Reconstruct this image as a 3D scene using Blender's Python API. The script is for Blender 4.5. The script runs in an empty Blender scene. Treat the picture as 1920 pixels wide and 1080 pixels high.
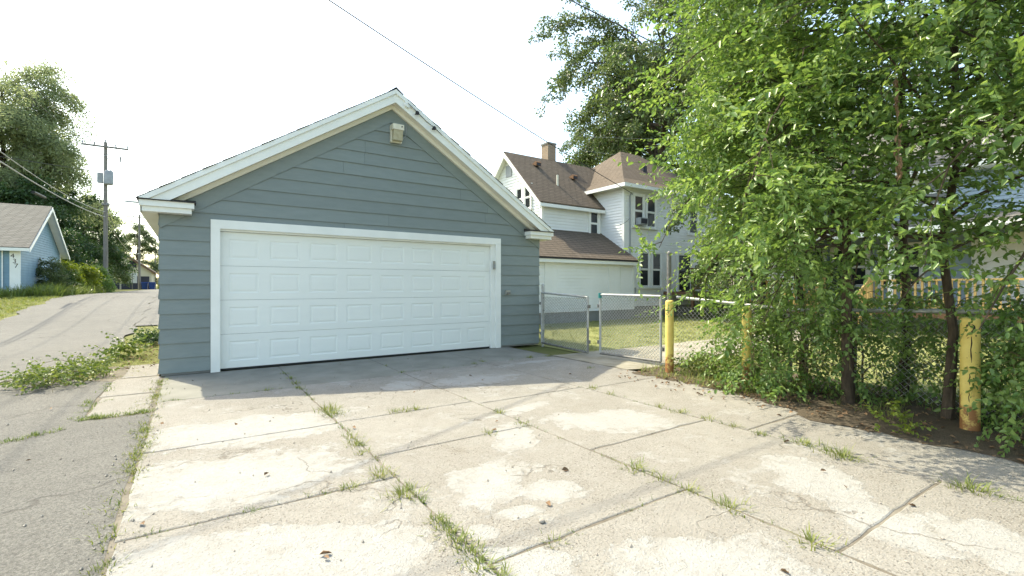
import bpy, math, random
import numpy as np
from mathutils import Vector, Matrix
R = math.radians
random.seed(7)
rng = np.random.default_rng(11)
SC = bpy.context.scene
COL = SC.collection

# ------------------------------------------------------------------ camera, sky, sun, exposure
cam_d = bpy.data.cameras.new('camera'); cam = bpy.data.objects.new('camera', cam_d); COL.objects.link(cam)
cam.location = (0.374, -8.294, 1.27); cam.rotation_euler = (R(90), 0, R(-34.1))
cam_d.sensor_width = 36; cam_d.lens = 886 / 1920 * 36; cam_d.shift_y = -3 / 1920
cam_d.clip_start = 0.05; cam_d.clip_end = 2000
SC.camera = cam
SUN = Vector((-0.30, 0.71, 1.0)).normalized()            # direction towards the sun
ELEV = math.asin(SUN.z); AZ = math.atan2(SUN.x, SUN.y)
world = bpy.data.worlds.new('World'); SC.world = world; world.use_nodes = True
wn = world.node_tree; wn.nodes.clear()
sky = wn.nodes.new('ShaderNodeTexSky'); sky.sky_type = 'NISHITA'; sky.sun_disc = False
sky.sun_elevation = ELEV; sky.sun_rotation = AZ; sky.altitude = 200; sky.air_density = 1.0; sky.dust_density = 2.2; sky.ozone_density = 0.3
bg = wn.nodes.new('ShaderNodeBackground'); bg.inputs['Strength'].default_value = 0.15
wo = wn.nodes.new('ShaderNodeOutputWorld')
wn.links.new(sky.outputs[0], bg.inputs[0]); wn.links.new(bg.outputs[0], wo.inputs[0])
sl = bpy.data.lights.new('sun', 'SUN'); sl.energy = 2.0; sl.angle = R(0.53); sl.color = (1.0, 0.95, 0.86)
sun = bpy.data.objects.new('sun', sl); COL.objects.link(sun); sun.location = (-10, 20, 40)
sun.rotation_euler = SUN.to_track_quat('Z', 'Y').to_euler()
SC.view_settings.view_transform = 'Standard'; SC.view_settings.look = 'None'
SC.view_settings.exposure = 1.92; SC.view_settings.gamma = 1.0; SC.view_settings.use_curve_mapping = False
SC.view_settings.use_white_balance = True; SC.view_settings.white_balance_temperature = 7600; SC.view_settings.white_balance_tint = 3
SC.render.engine = 'CYCLES'
SC.cycles.max_bounces = 8; SC.cycles.diffuse_bounces = 4; SC.cycles.transmission_bounces = 4; SC.cycles.transparent_max_bounces = 8

# ------------------------------------------------------------------ materials
def mat(name):
    m = bpy.data.materials.new(name); m.use_nodes = True
    nt = m.node_tree
    return m, nt, nt.nodes['Principled BSDF']
def N(nt, t, **k):
    n = nt.nodes.new(t)
    for a, v in k.items():
        if a in n.inputs: n.inputs[a].default_value = v
        else: setattr(n, a, v)
    return n
def mathn(nt, op, a, b=None):
    n = nt.nodes.new('ShaderNodeMath'); n.operation = op
    for i, v in enumerate((a, b)):
        if v is None: continue
        if isinstance(v, (int, float)): n.inputs[i].default_value = v
        else: nt.links.new(v, n.inputs[i])
    return n.outputs[0]
def mix(nt, f, a, b):
    n = nt.nodes.new('ShaderNodeMix'); n.data_type = 'RGBA'
    for i, v in ((0, f), (6, a), (7, b)):
        if isinstance(v, (int, float)): n.inputs[i].default_value = v
        elif isinstance(v, tuple): n.inputs[i].default_value = v + (1,)
        else: nt.links.new(v, n.inputs[i])
    return n.outputs[2]
def ramp(nt, f, lo, hi):
    n = nt.nodes.new('ShaderNodeMapRange'); n.inputs[1].default_value = lo; n.inputs[2].default_value = hi
    nt.links.new(f, n.inputs[0]); return n.outputs[0]
def noise(nt, scale, detail=4, rough=.55, vec=None):
    n = nt.nodes.new('ShaderNodeTexNoise'); n.inputs['Scale'].default_value = scale
    n.inputs['Detail'].default_value = detail; n.inputs['Roughness'].default_value = rough
    nt.links.new(vec if vec is not None else wpos(nt), n.inputs['Vector'])
    return n.outputs['Fac']
def wpos(nt):
    return nt.nodes.new('ShaderNodeNewGeometry').outputs['Position']
def bump(nt, h, strength, dist, bs):
    b = nt.nodes.new('ShaderNodeBump'); b.inputs['Strength'].default_value = strength; b.inputs['Distance'].default_value = dist
    nt.links.new(h, b.inputs['Height']); nt.links.new(b.outputs[0], bs.inputs['Normal']); return b
def simple(name, c1, c2=None, scale=6., rough=.6, spec=.3, bmp=0., bscale=60., metal=0., stretch=None):
    m, nt, bs = mat(name); p = wpos(nt)
    bs.inputs['Roughness'].default_value = rough; bs.inputs['Specular IOR Level'].default_value = spec; bs.inputs['Metallic'].default_value = metal
    c2 = c2 or tuple(v * .8 for v in c1)
    v = p
    if stretch:
        vm = nt.nodes.new('ShaderNodeVectorMath'); vm.operation = 'MULTIPLY'; vm.inputs[1].default_value = stretch
        nt.links.new(p, vm.inputs[0]); v = vm.outputs[0]
    f = ramp(nt, noise(nt, scale, 6, .6, v), .35, .68)
    nt.links.new(mix(nt, f, c1, c2), bs.inputs['Base Color'])
    if bmp: bump(nt, noise(nt, bscale, 3, .6, v), bmp, .01, bs)
    return m
M = {}
def board_tone(m, amt):
    nt = m.node_tree; bs = nt.nodes['Principled BSDF']; l = bs.inputs['Base Color'].links[0].from_socket
    oi = nt.nodes.new('ShaderNodeObjectInfo'); hs = nt.nodes.new('ShaderNodeHueSaturation')
    nt.links.new(mathn(nt, 'ADD', mathn(nt, 'MULTIPLY', oi.outputs['Random'], amt), 1 - amt / 2), hs.inputs['Value']); nt.links.new(l, hs.inputs['Color']); nt.links.new(hs.outputs[0], bs.inputs['Base Color'])
M['siding'] = simple('grey_siding_paint', (.215, .250, .246), (.192, .226, .224), 3, .5, .3, .15, 25, stretch=(1, 1, 5))
board_tone(M['siding'], .12)
M['white'] = simple('white_trim_paint', (.82, .83, .80), (.76, .77, .74), 2.5, .45, .35, .05, 30)
M['door'] = simple('white_door_paint', (.79, .81, .78), (.76, .78, .75), 1.5, .4, .4, .1, 120, stretch=(.4, 1, 3))
M['cream'] = simple('cream_soffit_paint', (.80, .77, .69), (.75, .72, .63), 2, .6)
M['house'] = simple('white_vinyl_siding', (.82, .83, .82), (.75, .76, .74), 1.2, .5, .3)
M['blue'] = simple('blue_siding_paint', (.20, .325, .41), (.165, .275, .355), 2.5, .6, .25, .1, 30)
M['bluegrey'] = simple('blue_grey_siding', (.32, .41, .49), (.27, .35, .42), 1.5, .6)
M['stucco'] = simple('cream_stucco', (.60, .54, .40), (.53, .47, .35), .8, .8)
M['black'] = simple('black_rubber', (.02, .02, .02), (.03, .03, .03), 5, .6)
M['dark'] = simple('dark_interior', (.035, .035, .045), (.05, .05, .06), .6, .8)
M['galv'] = simple('galvanised_steel', (.46, .47, .47), (.34, .34, .33), 14, .5, .5, .1, 60, metal=.25)
M['galvdark'] = simple('weathered_steel', (.24, .24, .23), (.15, .14, .13), 14, .6, .4, .1, 60, metal=.4)
M['polewood'] = simple('weathered_pole_wood', (.26, .24, .215), (.17, .155, .14), 5, .9, .1, .5, 20, stretch=(6, 6, .4))
M['grey_metal'] = simple('grey_painted_metal', (.34, .36, .37), (.26, .27, .28), 3, .5)
M['wire'] = simple('wire_black', (.05, .05, .05), (.07, .07, .07), 3, .6)
M['wirepale'] = simple('wire_pale', (.34, .34, .34), (.26, .26, .26), 3, .5)
M['lens'] = simple('yellowed_lens', (.46, .42, .30), (.36, .32, .22), 18, .25, .5, .3, 120)
M['ivory'] = simple('ivory_plastic', (.72, .69, .58), (.62, .59, .48), 9, .5)
M['beige'] = simple('beige_plastic', (.36, .35, .30), (.28, .27, .23), 20, .5)
M['bark'] = simple('elm_bark', (.115, .088, .064), (.055, .042, .032), 9, .95, .1, .9, 30, stretch=(2.4, 2.4, .6))
M['barkdark'] = simple('oak_bark', (.09, .075, .06), (.045, .037, .03), 5, .95, .1, .6, 12, stretch=(2, 2, .5))
M['twig'] = simple('twig_bark', (.20, .17, .09), (.12, .10, .06), 12, .9, .1)
M['deckwood'] = simple('brown_deck_wood', (.22, .125, .07), (.15, .085, .05), 4, .8, .2, .3, 20, stretch=(1, 1, 4))
M['newwood'] = simple('yellow_pine_wood', (.62, .43, .18), (.50, .33, .13), 4, .75, .2, .3, 20, stretch=(3, 3, .7))
M['binblue'] = simple('blue_bin_plastic', (.02, .06, .22), (.015, .045, .17), 3, .45)
M['sign'] = simple('white_sign', (.74, .74, .74), (.66, .66, .66), 3, .5)
M['teal'] = simple('teal_tape', (.02, .28, .25), (.02, .2, .2), 8, .5)
M['found'] = simple('grey_foundation', (.26, .26, .25), (.19, .19, .18), 3, .9, .1, .3, 20)
M['drysoil'] = simple('dry_soil', (.22, .20, .165), (.12, .105, .085), 5, .95, .1, .8, 40)
M['stone'] = simple('pebble_stone', (.42, .38, .33), (.24, .21, .18), 14, .85)
M['deadleaf'] = simple('dead_leaf', (.24, .15, .085), (.13, .08, .045), 25, .8)
M['paintmark'] = simple('black_marker_paint', (.02, .018, .016), (.05, .03, .02), 30, .7)

def glass(name, c=(.025, .03, .033)):
    m, nt, bs = mat(name); bs.inputs['Base Color'].default_value = c + (1,)
    bs.inputs['Roughness'].default_value = .08; bs.inputs['Specular IOR Level'].default_value = .6
    bump(nt, noise(nt, 1.5, 2), .06, .05, bs); return m
M['glass'] = glass('window_glass')

def yellow_paint():
    m, nt, bs = mat('yellow_bollard_paint'); p = wpos(nt)
    z = nt.nodes.new('ShaderNodeSeparateXYZ'); nt.links.new(p, z.inputs[0])
    n1 = noise(nt, 9, 6, .65); n2 = noise(nt, 35, 4, .6)
    col = mix(nt, ramp(nt, n1, .3, .7), (.78, .60, .18), (.66, .48, .12))
    low = ramp(nt, z.outputs[2], .42, .02)                # paint worn off and rusted near the ground
    rust = ramp(nt, mathn(nt, 'ADD', mathn(nt, 'MULTIPLY', low, .42), n1), .68, .80)
    chips = ramp(nt, n2, .66, .70)
    rr = mathn(nt, 'MAXIMUM', rust, chips)
    nt.links.new(mix(nt, rr, col, (.30, .13, .045)), bs.inputs['Base Color'])
    bs.inputs['Roughness'].default_value = .6; bump(nt, n2, .3, .004, bs)
    return m
M['yellow'] = yellow_paint()

def shingles(name, c1, c2, c3, row=.10, wid=.30):
    m, nt, bs = mat(name); p = wpos(nt)
    s = nt.nodes.new('ShaderNodeSeparateXYZ'); nt.links.new(p, s.inputs[0])
    u = mathn(nt, 'ADD', s.outputs[0], s.outputs[1]); c = nt.nodes.new('ShaderNodeCombineXYZ')
    wob = mathn(nt, 'MULTIPLY', noise(nt, 2.2, 3), .035)
    nt.links.new(u, c.inputs[0]); nt.links.new(mathn(nt, 'ADD', s.outputs[2], wob), c.inputs[1])
    b = nt.nodes.new('ShaderNodeTexBrick'); nt.links.new(c.outputs[0], b.inputs['Vector'])
    b.inputs['Scale'].default_value = 1; b.inputs['Brick Width'].default_value = wid; b.inputs['Row Height'].default_value = row
    b.inputs['Mortar Size'].default_value = .012; b.inputs['Mortar Smooth'].default_value = .4; b.inputs['Bias'].default_value = 0
    b.inputs['Color1'].default_value = c1 + (1,); b.inputs['Color2'].default_value = c2 + (1,); b.inputs['Mortar'].default_value = c3 + (1,)
    nz = ramp(nt, noise(nt, 1.3, 5, .6), .3, .75)
    g = ramp(nt, noise(nt, 70, 2), .3, .7)
    col = mix(nt, mathn(nt, 'MULTIPLY', nz, .5), b.outputs['Color'], tuple(v * .72 for v in c1))
    col = mix(nt, mathn(nt, 'MULTIPLY', g, .35), col, c3)
    nt.links.new(col, bs.inputs['Base Color']); bs.inputs['Roughness'].default_value = .9; bs.inputs['Specular IOR Level'].default_value = .15
    bump(nt, mathn(nt, 'SUBTRACT', 1.0, b.outputs['Fac']), .8, .02, bs)
    return m
M['shingle_brown'] = shingles('brown_shingles', (.195, .158, .124), (.155, .125, .098), (.07, .056, .044), .085)
M['shingle_grey'] = shingles('grey_shingles', (.23, .222, .20), (.185, .178, .16), (.09, .085, .078), .075)
M['shingle_dark'] = simple('dark_shingles', (.075, .07, .068), (.045, .042, .04), 8, .9, .1, .5, 60)
M['brickchim'] = shingles('chimney_brick', (.36, .25, .165), (.27, .18, .12), (.33, .30, .25), .075, .21)

def leafmat(name, c1, c2, c3, trans=.35, rough=.42):
    m, nt, bs = mat(name)
    geo = nt.nodes.new('ShaderNodeNewGeometry'); r = geo.outputs['Random Per Island']
    big = ramp(nt, noise(nt, 1.1, 2), .35, .65)
    col = mix(nt, r, c1, c2); col = mix(nt, mathn(nt, 'MULTIPLY', big, .45), col, c3)
    nt.links.new(col, bs.inputs['Base Color']); bs.inputs['Roughness'].default_value = rough; bs.inputs['Specular IOR Level'].default_value = .4
    t = nt.nodes.new('ShaderNodeBsdfTranslucent'); hs = nt.nodes.new('ShaderNodeHueSaturation')
    hs.inputs['Saturation'].default_value = 1.15; hs.inputs['Value'].default_value = 1.5; hs.inputs['Hue'].default_value = .485
    nt.links.new(col, hs.inputs['Color']); nt.links.new(hs.outputs[0], t.inputs[0])
    mx = nt.nodes.new('ShaderNodeMixShader'); mx.inputs[0].default_value = trans
    nt.links.new(bs.outputs[0], mx.inputs[1]); nt.links.new(t.outputs[0], mx.inputs[2])
    nt.links.new(mx.outputs[0], nt.nodes['Material Output'].inputs[0])
    return m
M['elm'] = leafmat('elm_leaves', (.105, .195, .05), (.245, .34, .105), (.10, .185, .058), .40, .30)
M['oak'] = leafmat('oak_leaves', (.07, .115, .04), (.125, .165, .065), (.065, .105, .042), .32)
M['willow'] = leafmat('pale_tree_leaves', (.20, .25, .13), (.28, .32, .18), (.17, .22, .11), .5)
M['darkleaf'] = leafmat('dark_shrub_leaves', (.035, .08, .025), (.07, .12, .035), (.03, .07, .025), .25)
M['limeleaf'] = leafmat('lime_shrub_leaves', (.15, .21, .03), (.22, .26, .05), (.11, .18, .03), .35)
M['weed'] = leafmat('weed_leaves', (.11, .17, .04), (.19, .23, .07), (.10, .16, .04), .3)
M['grass'] = leafmat('grass_blades', (.15, .20, .05), (.27, .27, .10), (.13, .19, .045), .3, .6)
M['drygrass'] = leafmat('dry_lawn_blades', (.20, .235, .08), (.32, .315, .13), (.17, .215, .07), .25, .7)

def ground_mat(name, c1, c2, c3, s1=.7, s2=9, bm=.5):
    m, nt, bs = mat(name)
    a = ramp(nt, noise(nt, s1, 5, .6), .35, .65); b = ramp(nt, noise(nt, s2, 6, .7), .35, .7); c = ramp(nt, noise(nt, 90, 3, .6), .3, .75)
    col = mix(nt, a, c1, c2); col = mix(nt, mathn(nt, 'MULTIPLY', b, .6), col, c3); col = mix(nt, mathn(nt, 'MULTIPLY', c, .45), col, tuple(v * .5 for v in c2))
    nt.links.new(col, bs.inputs['Base Color']); bs.inputs['Roughness'].default_value = .95; bs.inputs['Specular IOR Level'].default_value = .1
    bump(nt, noise(nt, 45, 5, .7), bm, .03, bs)
    return m
M['ground'] = ground_mat('grass_ground', (.16, .18, .06), (.20, .19, .08), (.12, .15, .045))
M['lawn'] = ground_mat('dry_lawn', (.24, .25, .105), (.205, .235, .085), (.30, .285, .135), .5, 5)
M['dirt'] = ground_mat('dirt_bed', (.135, .11, .08), (.10, .08, .058), (.19, .155, .115), 1.2, 7, .8)

def asphalt():
    m, nt, bs = mat('worn_asphalt'); p = wpos(nt)
    big = ramp(nt, noise(nt, .45, 4, .6), .35, .65); med = ramp(nt, noise(nt, 4, 5, .65), .3, .7)
    sp = ramp(nt, noise(nt, 70, 4, .75), .40, .66)
    col = mix(nt, big, (.185, .182, .167), (.215, .21, .192)); col = mix(nt, mathn(nt, 'MULTIPLY', med, .5), col, (.115, .112, .104))
    col = mix(nt, mathn(nt, 'MULTIPLY', sp, .8), col, (.055, .054, .051))
    v = nt.nodes.new('ShaderNodeTexVoronoi'); v.inputs['Scale'].default_value = 150; nt.links.new(p, v.inputs['Vector'])
    pale = ramp(nt, v.outputs['Distance'], .30, .18)
    sel = ramp(nt, nt.nodes.new('ShaderNodeSeparateColor').outputs[0], .5, .6)
    sc = [n for n in nt.nodes if n.type == 'SEPARATE_COLOR'][0]; nt.links.new(v.outputs['Color'], sc.inputs[0])
    col = mix(nt, mathn(nt, 'MULTIPLY', mathn(nt, 'MULTIPLY', pale, sel), .6), col, (.36, .35, .32))
    # meandering cracks
    wv = nt.nodes.new('ShaderNodeVectorMath'); wv.operation = 'ADD'; nt.links.new(p, wv.inputs[0])
    nz = nt.nodes.new('ShaderNodeTexNoise'); nt.links.new(p, nz.inputs['Vector']); nz.inputs['Scale'].default_value = 1.4; nz.inputs['Detail'].default_value = 4
    sv = nt.nodes.new('ShaderNodeVectorMath'); sv.operation = 'SCALE'; sv.inputs['Scale'].default_value = 1.1
    nt.links.new(nz.outputs['Color'], sv.inputs[0]); nt.links.new(sv.outputs[0], wv.inputs[1])
    vc = nt.nodes.new('ShaderNodeTexVoronoi'); vc.feature = 'DISTANCE_TO_EDGE'; vc.inputs['Scale'].default_value = .33
    nt.links.new(wv.outputs[0], vc.inputs['Vector'])
    crack = ramp(nt, vc.outputs['Distance'], .006, .002)
    col = mix(nt, mathn(nt, 'MULTIPLY', crack, .6), col, (.07, .065, .06))
    nt.links.new(col, bs.inputs['Base Color']); bs.inputs['Roughness'].default_value = .85; bs.inputs['Specular IOR Level'].default_value = .25
    bump(nt, mathn(nt, 'SUBTRACT', mathn(nt, 'ADD', sp, mathn(nt, 'MULTIPLY', pale, .6)), crack), .6, .008, bs)
    return m
M['asphalt'] = asphalt()

PATCH = [(0.80, -3.5, 0.86, 0.48, -10), (0.60, -4.65, 0.80, 0.50, -14), (0.62, -5.8, 0.80, 0.34, -20), (1.94, -5.67, 0.24, 0.34, -33), (2.22, -6.01, 0.22, 0.18, -34),
         (1.61, -6.19, 0.09, 0.07, -38), (1.92, -6.12, 0.14, 0.07, -10), (3.67, -5.1, 0.62, 0.36, -34), (3.79, -6.81, 0.26, 0.45, -33), (3.44, -7.32, 0.2, 0.36, -33),
         (2.35, -7.0, 0.42, 0.22, -34), (3.64, -7.73, 0.25, 0.33, -34), (1.6, -6.5, 0.3, 0.16, -34), (3.6, -2.7, 0.62, 0.32, -10), (2.62, -5.0, 0.2, 0.38, -34),
         (1.1, -6.1, 0.25, 0.26, -34), (2.6, -2.5, 0.25, 0.3, -34), (5.2, -1.9, .5, .1, 0), (3.2, -4.3, .5, .12, 10)]
def concrete():
    m, nt, bs = mat('weathered_concrete'); p = wpos(nt)
    n1 = nt.nodes.new('ShaderNodeTexNoise'); n1.inputs['Scale'].default_value = 2.9; n1.inputs['Detail'].default_value = 10; n1.inputs['Roughness'].default_value = .74
    nt.links.new(p, n1.inputs['Vector'])
    edge = mathn(nt, 'MULTIPLY', mathn(nt, 'SUBTRACT', n1.outputs['Fac'], .5), 2.6)
    best = None
    for (x, y, a, b, ang) in PATCH:
        mp = nt.nodes.new('ShaderNodeMapping'); mp.vector_type = 'TEXTURE'
        mp.inputs['Location'].default_value = (x, y, 0); mp.inputs['Rotation'].default_value = (0, 0, R(ang)); mp.inputs['Scale'].default_value = (a, b, 1000)
        nt.links.new(p, mp.inputs['Vector'])
        ln = nt.nodes.new('ShaderNodeVectorMath'); ln.operation = 'LENGTH'; nt.links.new(mp.outputs[0], ln.inputs[0])
        best = ln.outputs['Value'] if best is None else mathn(nt, 'MINIMUM', best, ln.outputs['Value'])
    field = mathn(nt, 'ADD', best, edge)
    core = ramp(nt, field, 1.03, .97)                                                  # pale skim coat, ragged edge
    worn = ramp(nt, noise(nt, 11, 6, .7), .36, .56)                                    # the coat is worn through here and there
    deep = ramp(nt, field, 1.05, .55)
    patch = mathn(nt, 'MULTIPLY', core, mathn(nt, 'MAXIMUM', worn, deep))
    flake = mathn(nt, 'MULTIPLY', ramp(nt, noise(nt, 1.9, 10, .72), .555, .60), ramp(nt, noise(nt, 16, 5, .7), .40, .56))
    patch = mathn(nt, 'MAXIMUM', patch, mathn(nt, 'MULTIPLY', flake, .75))
    big = ramp(nt, noise(nt, .7, 4, .6), .32, .68); med = ramp(nt, noise(nt, 6, 6, .7), .3, .7); fine = ramp(nt, noise(nt, 55, 5, .8), .36, .66)
    col = mix(nt, big, (.30, .286, .257), (.36, .347, .318)); col = mix(nt, mathn(nt, 'MULTIPLY', med, .55), col, (.235, .218, .19))
    v = nt.nodes.new('ShaderNodeTexVoronoi'); v.inputs['Scale'].default_value = 75; nt.links.new(p, v.inputs['Vector'])
    sc = nt.nodes.new('ShaderNodeSeparateColor'); nt.links.new(v.outputs['Color'], sc.inputs[0])
    stone = ramp(nt, v.outputs['Distance'], .46, .26)
    dk = mathn(nt, 'MULTIPLY', stone, ramp(nt, sc.outputs[0], .62, .74)); lt = mathn(nt, 'MULTIPLY', stone, ramp(nt, sc.outputs[1], .52, .66))
    agg = ramp(nt, noise(nt, 1.1, 5, .65), .36, .60)                                   # where the aggregate is laid bare
    pits = ramp(nt, noise(nt, 75, 4, .75), .56, .66)
    bare = mathn(nt, 'SUBTRACT', 1.0, patch); rz_ = mathn(nt, 'MULTIPLY', mathn(nt, 'ADD', mathn(nt, 'MULTIPLY', agg, .75), .25), bare)
    col = mix(nt, mathn(nt, 'MULTIPLY', mathn(nt, 'MULTIPLY', fine, rz_), .5), col, (.165, .148, .124))
    col = mix(nt, mathn(nt, 'MULTIPLY', mathn(nt, 'MULTIPLY', dk, rz_), .8), col, (.10, .08, .062))
    col = mix(nt, mathn(nt, 'MULTIPLY', mathn(nt, 'MULTIPLY', lt, rz_), .65), col, (.42, .40, .365))
    col = mix(nt, mathn(nt, 'MULTIPLY', mathn(nt, 'MULTIPLY', pits, rz_), .8), col, (.085, .07, .055))
    pc = mix(nt, ramp(nt, noise(nt, 4, 7, .7), .3, .7), (.38, .378, .362), (.325, .318, .30))
    pc = mix(nt, mathn(nt, 'MULTIPLY', ramp(nt, noise(nt, 30, 5, .7), .52, .68), .45), pc, (.22, .205, .18))
    col = mix(nt, patch, col, pc)
    st = ramp(nt, noise(nt, 2.1, 4, .6), .64, .76)                                      # stains
    col = mix(nt, mathn(nt, 'MULTIPLY', st, .45), col, (.16, .125, .085))
    wv = nt.nodes.new('ShaderNodeVectorMath'); wv.operation = 'ADD'; nt.links.new(p, wv.inputs[0])
    nz = nt.nodes.new('ShaderNodeTexNoise'); nt.links.new(p, nz.inputs['Vector']); nz.inputs['Scale'].default_value = 2.2; nz.inputs['Detail'].default_value = 6
    sv = nt.nodes.new('ShaderNodeVectorMath'); sv.operation = 'SCALE'; sv.inputs['Scale'].default_value = .9
    nt.links.new(nz.outputs['Color'], sv.inputs[0]); nt.links.new(sv.outputs[0], wv.inputs[1])
    vc = nt.nodes.new('ShaderNodeTexVoronoi'); vc.feature = 'DISTANCE_TO_EDGE'; vc.inputs['Scale'].default_value = .55; nt.links.new(wv.outputs[0], vc.inputs['Vector'])
    crack = mathn(nt, 'MULTIPLY', ramp(nt, vc.outputs['Distance'], .006, .002), ramp(nt, noise(nt, .9, 2), .50, .58))
    col = mix(nt, mathn(nt, 'MULTIPLY', crack, .5), col, (.11, .092, .072))
    nt.links.new(col, bs.inputs['Base Color']); bs.inputs['Roughness'].default_value = .9; bs.inputs['Specular IOR Level'].default_value = .15
    h = mathn(nt, 'ADD', mathn(nt, 'MULTIPLY', patch, .7), mathn(nt, 'MULTIPLY', mathn(nt, 'SUBTRACT', mathn(nt, 'ADD', dk, lt), mathn(nt, 'ADD', pits, fine)), .5))
    h = mathn(nt, 'ADD', mathn(nt, 'SUBTRACT', h, crack), mathn(nt, 'MULTIPLY', noise(nt, 40, 6, .75), .8))
    bump(nt, h, .7, .008, bs)
    return m
M['concrete'] = concrete()
M['apron'] = simple('smooth_concrete', (.25, .245, .215), (.19, .185, .16), 2.2, .85, .2, .4, 70)
M['path'] = simple('pale_path_concrete', (.34, .32, .27), (.24, .22, .165), 2.5, .9, .15, .5, 30)

# ------------------------------------------------------------------ builders
def tag(o, label=None, cat=None, group=None, kind=None):
    if label: o['label'] = label
    if cat: o['category'] = cat
    if group: o['group'] = group
    if kind: o['kind'] = kind
    return o
def empty(name, loc, label=None, cat=None, group=None):
    o = bpy.data.objects.new(name, None); COL.objects.link(o); o.location = loc; o.empty_display_size = .2
    return tag(o, label, cat, group)
def link_mesh(name, me, m, parent=None):
    me.materials.append(M[m] if isinstance(m, str) else m)
    o = bpy.data.objects.new(name, me); COL.objects.link(o)
    if parent is not None:
        o.parent = parent
        base = parent; off = Vector((0, 0, 0))
        while base is not None: off += base.location; base = base.parent
        o.location = -off                                  # meshes are written in world coordinates
    return o
class MB:
    def __init__(s): s.v = []; s.f = []
    def add(s, vs, fs):
        n = len(s.v); s.v += [tuple(v) for v in vs]; s.f += [tuple(i + n for i in f) for f in fs]; return s
    def box(s, x0, x1, y0, y1, z0, z1):
        return s.add([(x0, y0, z0), (x1, y0, z0), (x1, y1, z0), (x0, y1, z0), (x0, y0, z1), (x1, y0, z1), (x1, y1, z1), (x0, y1, z1)],
                     [(0, 3, 2, 1), (4, 5, 6, 7), (0, 1, 5, 4), (1, 2, 6, 5), (2, 3, 7, 6), (3, 0, 4, 7)])
    def prism(s, poly, d):                                  # poly: 3d points in a plane, d: extrusion vector
        n = len(poly); d = Vector(d); a = [Vector(p) for p in poly]
        return s.add(a + [p + d for p in a], [tuple(range(n))[::-1], tuple(range(n, 2 * n))] + [(i, (i + 1) % n, n + (i + 1) % n, n + i) for i in range(n)])
    def beam(s, a, b, w, h, up=(0, 0, 1)):                  # box beam of width w, height h from a to b
        a = Vector(a); b = Vector(b); t = (b - a).normalized(); u = t.cross(Vector(up)).normalized(); v = u.cross(t)
        c = [u * w / 2 + v * h / 2, -u * w / 2 + v * h / 2, -u * w / 2 - v * h / 2, u * w / 2 - v * h / 2]
        return s.prism([a + q for q in c], b - a)
    def tube(s, pts, rad, n=8, cap=True):
        pts = [Vector(p) for p in pts]; rad = rad if isinstance(rad, (list, tuple)) else [rad] * len(pts)
        vs = []; ref = None
        for i, p in enumerate(pts):
            t = (pts[min(i + 1, len(pts) - 1)] - pts[max(i - 1, 0)]).normalized()
            if ref is None:
                ref = t.cross(Vector((0, 0, 1)));
                if ref.length < .1: ref = t.cross(Vector((0, 1, 0)))
            u = (ref - t * ref.dot(t)).normalized(); ref = u; v = t.cross(u)
            for k in range(n):
                a = 2 * math.pi * k / n; vs.append(p + (u * math.cos(a) + v * math.sin(a)) * rad[i])
        fs = [(i * n + k, i * n + (k + 1) % n, (i + 1) * n + (k + 1) % n, (i + 1) * n + k) for i in range(len(pts) - 1) for k in range(n)]
        if cap: fs += [tuple(range(n))[::-1], tuple(range((len(pts) - 1) * n, len(pts) * n))]
        return s.add(vs, fs)
    def build(s, name, m, parent=None, smooth=False):
        me = bpy.data.meshes.new(name); me.from_pydata(s.v, [], s.f); me.update()
        if smooth:
            me.polygons.foreach_set('use_smooth', [True] * len(me.polygons))
            me.set_sharp_from_angle(angle=R(40))
        return link_mesh(name, me, m, parent)
def np_mesh(name, V, F, m, parent=None):
    me = bpy.data.meshes.new(name); V = np.ascontiguousarray(V, dtype=np.float32); F = np.ascontiguousarray(F, dtype=np.int32)
    me.vertices.add(len(V)); me.vertices.foreach_set('co', V.ravel())
    k = F.shape[1]; me.loops.add(F.size); me.loops.foreach_set('vertex_index', F.ravel())
    me.polygons.add(len(F)); me.polygons.foreach_set('loop_start', np.arange(0, F.size, k, dtype=np.int32))
    me.update(calc_edges=True); me.validate()
    return link_mesh(name, me, m, parent)

def clip(poly, lo, hi, ax=1):
    for sgn, lim in ((1, lo), (-1, hi)):
        out = []
        for i, p in enumerate(poly):
            q = poly[(i + 1) % len(poly)]; dp = sgn * (p[ax] - lim); dq = sgn * (q[ax] - lim)
            if dp >= 0: out.append(p)
            if (dp > 0 and dq < 0) or (dp < 0 and dq > 0):
                t = dp / (dp - dq); out.append((p[0] + (q[0] - p[0]) * t, p[1] + (q[1] - p[1]) * t))
        poly = out
        if len(poly) < 3: return []
    return poly
def lap_board(mb, poly, z0, z1, fr, t0=.022, t1=.006):
    """one lap board: poly in (u, z), front tilted so that the lower edge stands proud; fr(u, n, z) -> world"""
    if len(poly) < 3: return
    n = len(poly)
    t = lambda z: t0 + (t1 - t0) * (z - z0) / (z1 - z0)
    mb.add([fr(u, t(z), z) for u, z in poly] + [fr(u, 0, z) for u, z in poly],
           [tuple(range(n))] + [(i, n + i, n + (i + 1) % n, (i + 1) % n) for i in range(n)])
def lap_wall(name, poly, exp, fr, m, parent, t0=.028):
    mb = MB(); zs = [p[1] for p in poly]; z = min(zs)
    while z < max(zs) - 1e-4:
        lap_board(mb, clip(poly, z, z + exp), z, z + exp, fr, t0, .004); z += exp
    n = len(poly)
    mb.add([fr(u, .002, z) for u, z in poly], [tuple(range(n))])
    return mb.build(name, m, parent)
def frame(o, u, n):
    o = Vector(o); u = Vector(u); n = Vector(n)
    return lambda a, b, z: o + u * a + n * b + Vector((0, 0, z))
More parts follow.
